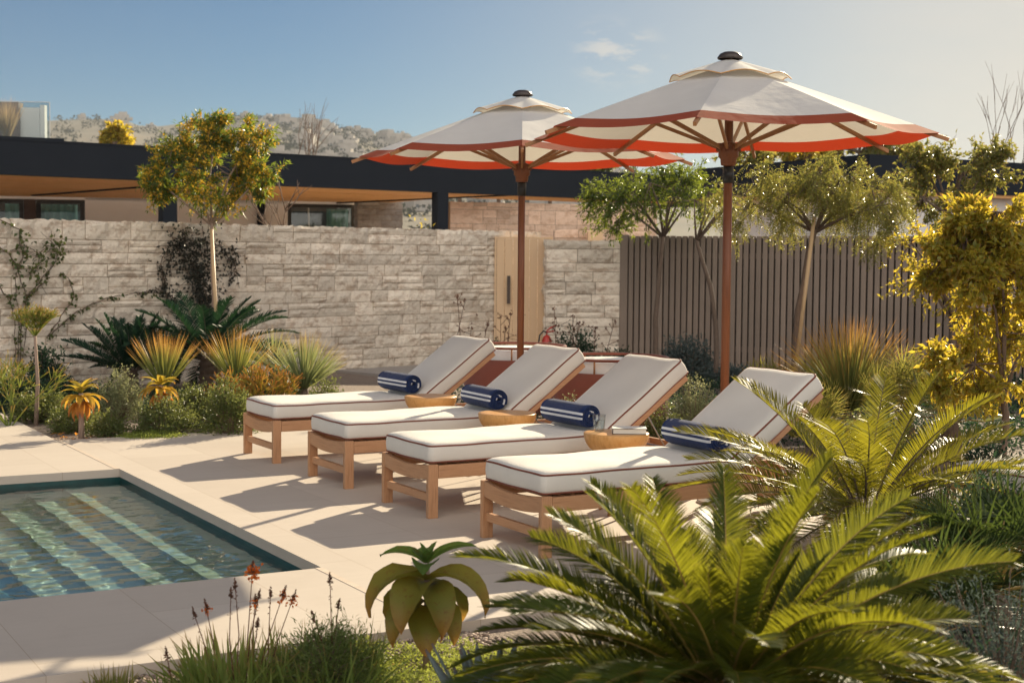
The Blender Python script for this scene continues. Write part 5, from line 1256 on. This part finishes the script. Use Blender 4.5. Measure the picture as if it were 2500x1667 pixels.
# right hand bed
rosette(G(2075, 13.4, -.03), 520, .98, .014, 'big red tipped grassy rosette in front of the fence on the right', 'dasy', 55, zc=.22, spread=55, droop=.10, segs=5)
fanpalm(G(1870, 12.6, -.03), 22, .34, 'sunlit fan palm behind the nearest backrest', 'fan_y', zc=.30, seed=4, fanr=.27, nb=18)
fanpalm(G(2010, 11.9, -.03), 20, .34, 'sunlit fan palm between the nearest backrest and the big rosette', 'fan_y', zc=.20, seed=5, fanr=.28, nb=18)
fanpalm(G(2215, 12.4, -.03), 26, .40, 'fan palm right of the big red tipped rosette', 'fan_y', zc=.34, seed=6, fanr=.30, nb=18)
fanpalm(G(2330, 12.0, -.03), 20, .36, 'fan palm at the foot of the tall golden shrub', 'fan', zc=.30, seed=7, fanr=.30, nb=18)
sh(1695, 925, 11.6, 200, 'silver flowering bush between the two nearest backrests', 'bush_s', 35, n=11000, leaf=.020, twigs=330, flowers=5)
sh(1620, 985, 11.0, 170, 'olive green bush under the backrest of the second lounger', 'bush', 36, n=8000, leaf=.020, twigs=240)
sh(1500, 1000, 11.4, 150, 'low leafy plant behind the side table with the glass', 'bush_s', 37, n=4000, leaf=.022, twigs=120)
sh(1390, 975, 12.0, 110, 'small sunlit plant in front of the middle lounge chair', 'bush_s', 38, n=2400, leaf=.024, twigs=80)
sh(2140, 1010, 10.6, 300, 'tangled green undergrowth behind the middle cycad', 'bush', 39, n=7000, leaf=.032, twigs=220)
sh(2420, 1060, 8.6, 220, 'dark shrub at the right edge behind the middle cycad', 'darkbush', 40, n=7000, leaf=.030, twigs=220)
sh(1680, 815, 19.5, 170, 'blue grey shrub at the foot of the fence', 'blue', 43, n=3600, leaf=.05, twigs=130)
sh(1790, 900, 19.0, 140, 'low blue grey bush behind the nearer parasol pole', 'blue', 44, n=2600, leaf=.05, twigs=90)
sh(1900, 905, 18.0, 160, 'dark bush at the foot of the fence beside the staked tree', 'darkbush', 45, n=2600, leaf=.045, twigs=90)
sh(1210, 838, 20.6, 170, 'dark green herb clump in front of the tan gate', 'darkbush', 46, n=3600, leaf=.045, twigs=130)
sh(1400, 805, 20.4, 180, 'dark green herb clump in front of the short limestone wall', 'darkbush', 47, n=4200, leaf=.045, twigs=140)
sh(1500, 855, 20.0, 160, 'dark green herb clump where wall and fence meet', 'darkbush', 48, n=2600, leaf=.045, twigs=90)
sh(1310, 850, 19.8, 130, 'small dark herb behind the middle backrests', 'darkbush', 49, n=2000, leaf=.045, twigs=70)
gp = [(p.x, p.y, -.03, .9) for p in (G(px, D, 0) for px in range(1180, 2760, 110) for D in (13.5, 15.5, 17.5, 19.3))]
groundcover('ground_cover', gp, 'darkbush', 'dark low plants covering the bed in front of the fence', .20, 30000, .05, 7)
gp = [(p.x, p.y, -.05, .4) for p in (G(px, D, 0) for px in range(2250, 2700, 80) for D in (5.6, 6.4, 7.2, 8.0)) if p.y < ED-.3]
groundcover('ground_cover', gp, 'darkbush', 'dark low plants under the palms at the right edge', .18, 14000, .03, 8)
# seed stalks
def stalks(px0, px1, D, tops, label, seed):
    loc = G((px0+px1)/2, D, -.03); r = np.random.default_rng(seed); t = empty('seed_stalks', loc, 0, label, 'wild flower'); b = MB(); fo = FOL()
    for px, py in tops:
        e = Vector(rel(loc, px, py, D)); b0 = Vector((e.x*.55+r.normal(0, .03), e.y*.55, 0)); m = (b0+e)/2+Vector((r.normal(0, .03), r.normal(0, .03), 0)); b.tube([b0, m, e], [.007, .005, .0035], n=5)
        for k in range(4):
            q = r.uniform(.55, .95); c = b0.lerp(e, q); e2 = c+Vector((r.normal(0, .09), r.normal(0, .09), r.uniform(.03, .12))); b.tube([c, e2], [.004, .003], n=4)
            fo.leaves(np.repeat(np.array(e2)[None], 6, 0), r.normal(size=(6, 3)), .022, .018, r)
        fo.leaves(np.repeat(np.array(e)[None], 12, 0)+r.normal(0, .01, (12, 3)), r.normal(size=(12, 3)), .026, .022, r)
    b.obj('stalk', LM['seed'], t); fo.obj('seed_heads', LM['seed'], t); return t
stalks(1060, 1200, 19.6, [(1117, 722), (1135, 735), (1150, 800), (1190, 790)], 'thin stalks with brown seed heads in front of the wall end', 1)
stalks(1200, 1260, 19.8, [(1222, 775), (1247, 765), (1234, 800), (1275, 772)], 'dark seed head stalks in front of the gate', 2)
stalks(1340, 1480, 19.6, [(1353, 752), (1398, 772), (1352, 800), (1412, 790), (1455, 800), (1500, 785)], 'dark seed head stalks in front of the short limestone wall', 3)

# ------------------------------------------------------------------ climbers on the wall
def vine(name, paths, label, mat, seed, leaf=.05, dens=42, wid=.7, off=.07, rad=.008, mass=None):
    r = np.random.default_rng(seed); 
    def wp(px, py):
        o = CAM; v = P(px, py, 1)-CAM; k = (WA-o).dot(nrm)/v.dot(nrm); return o+v*k+nrm*off
    o0 = wp(*paths[0][0]); loc = Vector((o0.x, o0.y, 0)); t = empty(name, loc, 0, label, 'climbing plant'); b = MB(); fo = FOL()
    for path in paths:
        pts = [wp(*p) for p in path]; fine = []
        for i in range(len(pts)-1):
            for q in range(5): fine.append(pts[i].lerp(pts[i+1], q/5)-loc+Vector((r.normal(0, .008), r.normal(0, .008), r.normal(0, .008))))
        fine.append(pts[-1]-loc); b.tube(fine, [rad*(1-.55*i/len(fine)) for i in range(len(fine))], n=6)
        A = np.array([p[:] for p in fine]); Ls = np.linalg.norm(A[1:]-A[:-1], axis=1).sum(); n = int(Ls*dens); q = r.uniform(0, len(fine)-1.001, n); i0 = q.astype(int); c = A[i0]+(A[i0+1]-A[i0])*(q-i0)[:, None]
        fo.leaves(c+r.normal(0, .015, (n, 3)), np.array(nrm)*.5+r.normal(0, .6, (n, 3))+np.array([0, 0, -.5]), leaf*r.uniform(.6, 1.2, n), leaf*wid, r)
    if mass:
        for (px, py, pr, n) in mass:
            c = wp(px, py)-loc; rr = pr/F*18
            pos = np.array(c)+r.normal(0, 1, (n, 3))*np.array([rr, rr*.5, rr*1.25])*.5+np.array(nrm)*.08; fo.leaves(pos, r.normal(0, .7, (n, 3))+np.array([0, 0, -.6]), leaf*r.uniform(.6, 1.2, n), leaf*wid, r)
            for k in range(8): 
                a = np.array(c)+r.normal(0, .3, 3)*rr; e_ = np.array(c)+r.normal(0, .8, 3)*rr; b.tube([a, (a+e_)/2, e_], [.005, .004, .003], n=4)
    fo.obj('leaves', LM[mat], t); b.obj('stems', MT['bark'], t, True); return t
vine('wall_vine', [[(-20, 530), (40, 560), (48, 620), (30, 680), (40, 800), (35, 930)], [(-10, 600), (30, 640), (52, 700), (60, 800), (40, 930)], [(40, 930), (45, 800), (60, 720), (130, 640), (128, 620)], [(60, 720), (100, 690), (118, 650)],
     [(110, 820), (180, 760), (250, 730), (330, 715), (390, 715)], [(110, 820), (150, 760), (175, 725), (160, 680), (140, 665)], [(-20, 690), (20, 730), (30, 800), (30, 930)]],
     'sparse climbing vine with arching stems on the left part of the wall', 'vine', 1, leaf=.06, dens=34, mass=[(125, 605, 30, 60), (75, 660, 26, 34), (48, 600, 22, 26), (90, 620, 20, 26)])
vine('wall_vine', [[(390, 720), (400, 660), (420, 600), (450, 590), (440, 560)], [(400, 740), (395, 690), (385, 640), (410, 590)], [(470, 640), (480, 700), (470, 760), (440, 800)], [(560, 600), (570, 640), (560, 690)], [(330, 718), (380, 705), (420, 730), (440, 760)], [(480, 590), (530, 600), (560, 640), (550, 700)]],
     'dense dark climber hanging on the wall behind the flowering tree', 'vine_dark', 2, leaf=.05, dens=70, mass=[(455, 620, 52, 300), (470, 670, 40, 320), (478, 720, 36, 220), (410, 730, 34, 70), (430, 590, 44, 120), (500, 740, 40, 170), (545, 640, 46, 60), (395, 640, 40, 50), (500, 600, 50, 110)])
# bare young trees
def bare(loc, trunk_h, spread, label, seed, n=26, lean=.2, rad=.012, name='bare_tree', cat='bare tree'):
    r = np.random.default_rng(seed); t = empty(name, loc, 0, label, cat); b = MB(); 
    def br(p, d, l, rd, lv):
        e = p+d*l; m = (p+e)/2+Vector(r.normal(0, l*.04, 3)); b.tube([p, m, e], [rd, rd*.8, rd*.6], n=5)
        if lv > 0:
            for k in range(int(r.integers(2, 4))): br(m.lerp(e, r.uniform(.2, 1)), (d+Vector(r.normal(0, spread, 3))+Vector((0, 0, .2))).normalized(), l*r.uniform(.5, .8), rd*.6, lv-1)
    br(Vector((0, 0, 0)), Vector((r.normal(0, .05), 0, 1)).normalized(), trunk_h, rad*2, 0)
    for k in range(n//5): br(Vector((0, 0, trunk_h*r.uniform(.8, 1))), Vector((r.normal(0, spread), r.normal(0, spread), 1)).normalized(), trunk_h*.35, rad, 2)
    b.obj('branches', MT['twig'], t, True); return t
D = 38; bare(G(745, D), zat(745, 440, D), .30, 'bare reddish branches rising over the roof in front of the hill', 1, n=20, rad=.016)
D = 36; bare(G(700, D), zat(700, 430, D), .28, 'bare twiggy tree behind the yellow flowering tree, over the roof', 2, n=14, rad=.015)
D = 26; bare(G(2400, D), zat(2400, 420, D), .22, 'tall bare twigs over the roof at the far right', 3, n=22, rad=.010)
D = 26; bare(G(2470, D), zat(2470, 430, D), .26, 'bare twigs at the right edge above the dark roof', 4, n=16, rad=.010)
D = 20.2; bare(G(683, D), zat(683, 590, D), .45, 'pale bare shrub standing behind the stone wall', 5, n=20, rad=.015)
def fartree(px, py, pw, ph, D, label, mat, seed, n=160):
    loc = G(px, D, -.05); c = rel(loc, px, py, D); w = pw/F*D*.5; h = ph/F*D*.5
    return tree(loc, [(0, 0, 0), (0, 0, c[2]*.5), (0, 0, c[2]-h*.4)], [(c, (w, w, h))], n, label, mat, seed=seed, leaf=.16*D/40, wid=.07*D/40, per=14, trad=.08, sub=24, bark='bark', clump=.5)
fartree(283, 340, 60, 60, 42, 'small leafy tree showing above the dark roof at the left', 'golden', 21, 110)
fartree(1120, 408, 110, 46, 44, 'dry brownish bush top over the roof, under the farther parasol', 'straw', 22, 120)
fartree(1215, 410, 90, 50, 45, 'olive treetop over the roof beside the farther parasol pole', 'pepper', 23, 120)
fartree(1340, 415, 120, 44, 46, 'dry palm like treetop over the roof, right of the farther pole', 'straw', 24, 120)
fartree(1455, 410, 70, 50, 45, 'dark green treetop behind the parasols', 'fan', 25, 90)
fartree(1830, 385, 130, 60, 36, 'treetop over the right hand roof, left one of the far line', 'pepper', 26, 130)
fartree(1960, 372, 130, 56, 37, 'treetop over the right hand roof, in the middle of the far line', 'golden', 27, 130)
fartree(2090, 362, 150, 60, 38, 'treetop over the corner of the right hand roof', 'pepper', 28, 140)
fartree(2190, 372, 90, 50, 38, 'small treetop behind the right hand roof, next to the round crowned tree', 'pepper', 29, 90)
sh(1020, 540, 27.0, 140, 'leafy bush seen through the gap between house and pink wall', 'golden', 66, n=2600, leaf=.07, twigs=120)
# grasses on the roof terrace
loc = G(22, 30.2, zt2-.05); rosette(loc, 200, 1.05, .012, 'golden ornamental grass behind the glass balustrade on the roof', 'straw', 67, name='ornamental_grass', cat='grass', zc=.02, spread=22, droop=.15)

# pale paving added unseen beyond the wall to bounce sun under the roof
b = MB(); q = [wallpt(-8, -.6), wallpt(9.3, -.6), wallpt(16, -2.5), wallpt(24, -30), wallpt(-14, -30)]
b.prism(q, -.085, -.03); prop(b.obj('bounce_terrace', MT['deck']), kind='structure')

# ------------------------------------------------------------------ hills with houses
ridge_px = [-700, -200, 0, 100, 205, 300, 342, 395, 480, 574, 640, 690, 745, 830, 905, 1010, 1120, 1200, 1320, 1420, 1520, 1700, 2000, 3000]
ridge_y = [330, 300, 297, 293, 289, 293, 309, 311, 300, 286, 289, 297, 305, 317, 331, 345, 362, 374, 392, 404, 414, 440, 520, 620]
DR = 1150.
cols = np.arange(-700, 3001, 12); Ds = np.concatenate([np.linspace(260, 1150, 90), np.linspace(1165, 1500, 14)])
Vh = []; rr_ = np.random.default_rng(2)
def hillz(px, D):
    yr = np.interp(px, ridge_px, ridge_y); zr = zat(px, yr, DR); t_ = (D-260)/(DR-260)
    z = -3+(zr+3)*(max(0, min(1, t_))**1.25); 
    if D > DR: z = zr-(D-DR)*.25
    v = P(px, 640, D); w = max(0, min(1, t_))
    z += w*(4*mnoise.noise(Vector((v.x*.006, v.y*.006, 1)))+3*mnoise.noise(Vector((v.x*.02, v.y*.02, 5))))*(1-.6*w)
    return v.x, v.y, z
for px in cols:
    for D_ in Ds: Vh.append(hillz(float(px), float(D_)))
nc, nd = len(cols), len(Ds); I = np.arange(nc*nd).reshape(nc, nd); Q = np.stack([I[:-1, :-1], I[1:, :-1], I[1:, 1:], I[:-1, 1:]], -1).reshape(-1, 4)
MT['hill'] = basic('dry_hillside', (.15, .115, .075), (.07, .065, .045), scale=.012, rough=1, bump=1, bscale=.2, world=True, detail=8)
prop(link_mesh('hills', npmesh('hills', np.array(Vh), Q), None, [MT['hill']], True), kind='structure')
MT['house_w'] = basic('pale_house_render', (.42, .38, .335), (.33, .29, .25), scale=.3, rough=.9)
MT['house_win'] = basic('house_window', (.05, .06, .07), rough=.3)
protos = []
rr = random.Random(5)
for k in range(6):
    b = MB(); w, d, h = rr.uniform(8, 15), rr.uniform(8, 12), rr.uniform(3.2, 6.5); b.box((-w/2, -d/2, -6), (w/2, d/2, h)); b.box((-w/2-.3, -d/2-.3, h), (w/2+.3, d/2+.3, h+.4))
    w2 = w*rr.uniform(.3, .6); ox = rr.uniform(-w/4, w/4); b.box((ox-w2/2, -d/4, h+.4), (ox+w2/2, d/2-.2, h+3.0))
    for fl in range(int(h//3)):
        for j in range(int(w//3.2)): b.box((-w/2+1+j*3.1, -d/2-.12, .9+fl*3), (-w/2+2.6+j*3.1, -d/2-.05, 2.3+fl*3), 1)
    if k % 2: b.box((w/2+.02, -d/2-1.5, 0), (w/2+3.5, d/4, 2.8))
    o = b.obj('hillside_house', [MT['house_w'], MT['house_win']]); protos.append(o)
ring_ = []
spots = []
for px, dy in ((203, 0), (300, 0), (288, 3), (368, 0), (600, 0), (615, 1), (655, 0), (680, 1), (700, 0), (720, 1), (745, 0), (765, 1), (790, 0), (850, 0), (872, 1), (885, 0), (930, 0), (985, 0), (1075, 0), (1150, 0)): spots.append((px, DR-12-dy*6, 'r'))
n_ = 0
while len(spots) < 200:
    px = rr.uniform(490, 1500); q = rr.random(); D_ = 300+820*q**.7
    dens = min(1, max(0, (px-480)/170))
    if rr.random() > dens: continue
    x, y, z = hillz(px, D_)
    if any(abs(px-p[0]) < 9 and abs(D_-p[1]) < 22 for p in spots): continue
    spots.append((px, D_, 's'))
used = set()
for i, (px, D_, kd) in enumerate(spots):
    k = i % 6; src = protos[k]
    if k in used: o = src.copy(); col.objects.link(o)
    else: o = src; used.add(k)
    x, y, z = hillz(px, D_); o.location = (x, y, z); o.rotation_euler.z = -YAW+rr.uniform(-.9, .9)
    if kd == 'r': sc = rr.uniform(.45, .75)
    else: sc = rr.uniform(.6, 1.05)
    o.scale = (sc, sc, sc*rr.uniform(.8, 1.2))
    if kd == 'r': prop(o, 'pale flat roofed house standing on the crest of the far hill', 'house', 'houses on the crest of the hill')
    else: prop(o, 'small pale house on the slope of the hazy far hill', 'house', 'houses on the slope of the far hill')
# scrub and trees on the hill as one mass
fo = FOL(); r_ = np.random.default_rng(9); pos = []; 
for k in range(1500):
    px = r_.uniform(-100, 1550); D_ = 300+860*r_.uniform()**.6
    if r_.uniform() > (.35 if px < 500 else .9): continue
    x, y, z = hillz(px, D_); c = np.array([x, y, z+r_.uniform(1, 3)]); m_ = 16; pos.append(c+r_.normal(0, 1, (m_, 3))*np.array([2.2, 2.2, 1.0]))
pos = np.concatenate(pos); fo.leaves(pos, r_.normal(size=pos.shape), 1.9, 1.6, r_); LM['scrub'] = leafmat('dull_scrub', (.035, .038, .022), (.055, .05, .03), tr=(.06, .06, .035), rough=.95, tmix=.1, spec=.05); o = fo.obj('hill_scrub', LM['scrub']); prop(o, 'dark scrub and trees scattered over the far hillside', 'scrub', None, 'stuff')

# ------------------------------------------------------------------ haze
zt_h = max(v[2] for v in Vh)+25
b = MB(); b.prism([(-520, -40), (1950, -900), (2300, 700), (900, 1800), (-520, 1800)], -8, zt_h)
m, nt, out = newmat('haze'); pv = N(nt, 'ShaderNodeVolumePrincipled', Density=.00017); pv.inputs['Color'].default_value = (.84, .92, 1.0, 1); pv.inputs['Anisotropy'].default_value = .0
nt.links.new(pv.outputs[0], out.inputs[1])
hz = b.obj('haze', m); prop(hz, 'thin pale air haze between the garden and the far hill', 'haze', None, 'stuff')

# withered leaves dropped on the beds
r_ = np.random.default_rng(77); fo = FOL(); pts_ = []
for px, D_, n_, sp_ in ((150, 13.0, 16, .25), (215, 12.9, 14, .2), (330, 13.0, 8, .3), (700, 5.35, 14, .3), (950, 5.2, 10, .25), (560, 5.2, 14, .3)):
    p_ = G(px, D_, 0); 
    for k in range(n_):
        x_, y_ = p_.x+r_.normal(0, sp_), p_.y+r_.normal(0, sp_*.4)
        if ED < y_ < 6.2: continue
        pts_.append((x_, y_, -.012 if y_ > 0 else -.03))
pts_ = np.array(pts_); n_ = len(pts_); d_ = r_.normal(0, 1, (n_, 3))*np.array([1, 1, .12]); fo.leaves(pts_, d_, r_.uniform(.035, .075, n_), r_.uniform(.015, .03, n_), r_, up=unit(np.array([0, 0, 1.0])+r_.normal(0, .25, (n_, 3))), fold=.3, bend=-.2)
prop(fo.obj('fallen_leaves', LM['aloe_dry']), 'scattered withered brown leaves lying on the gravel beds', 'leaf litter', None, 'stuff')
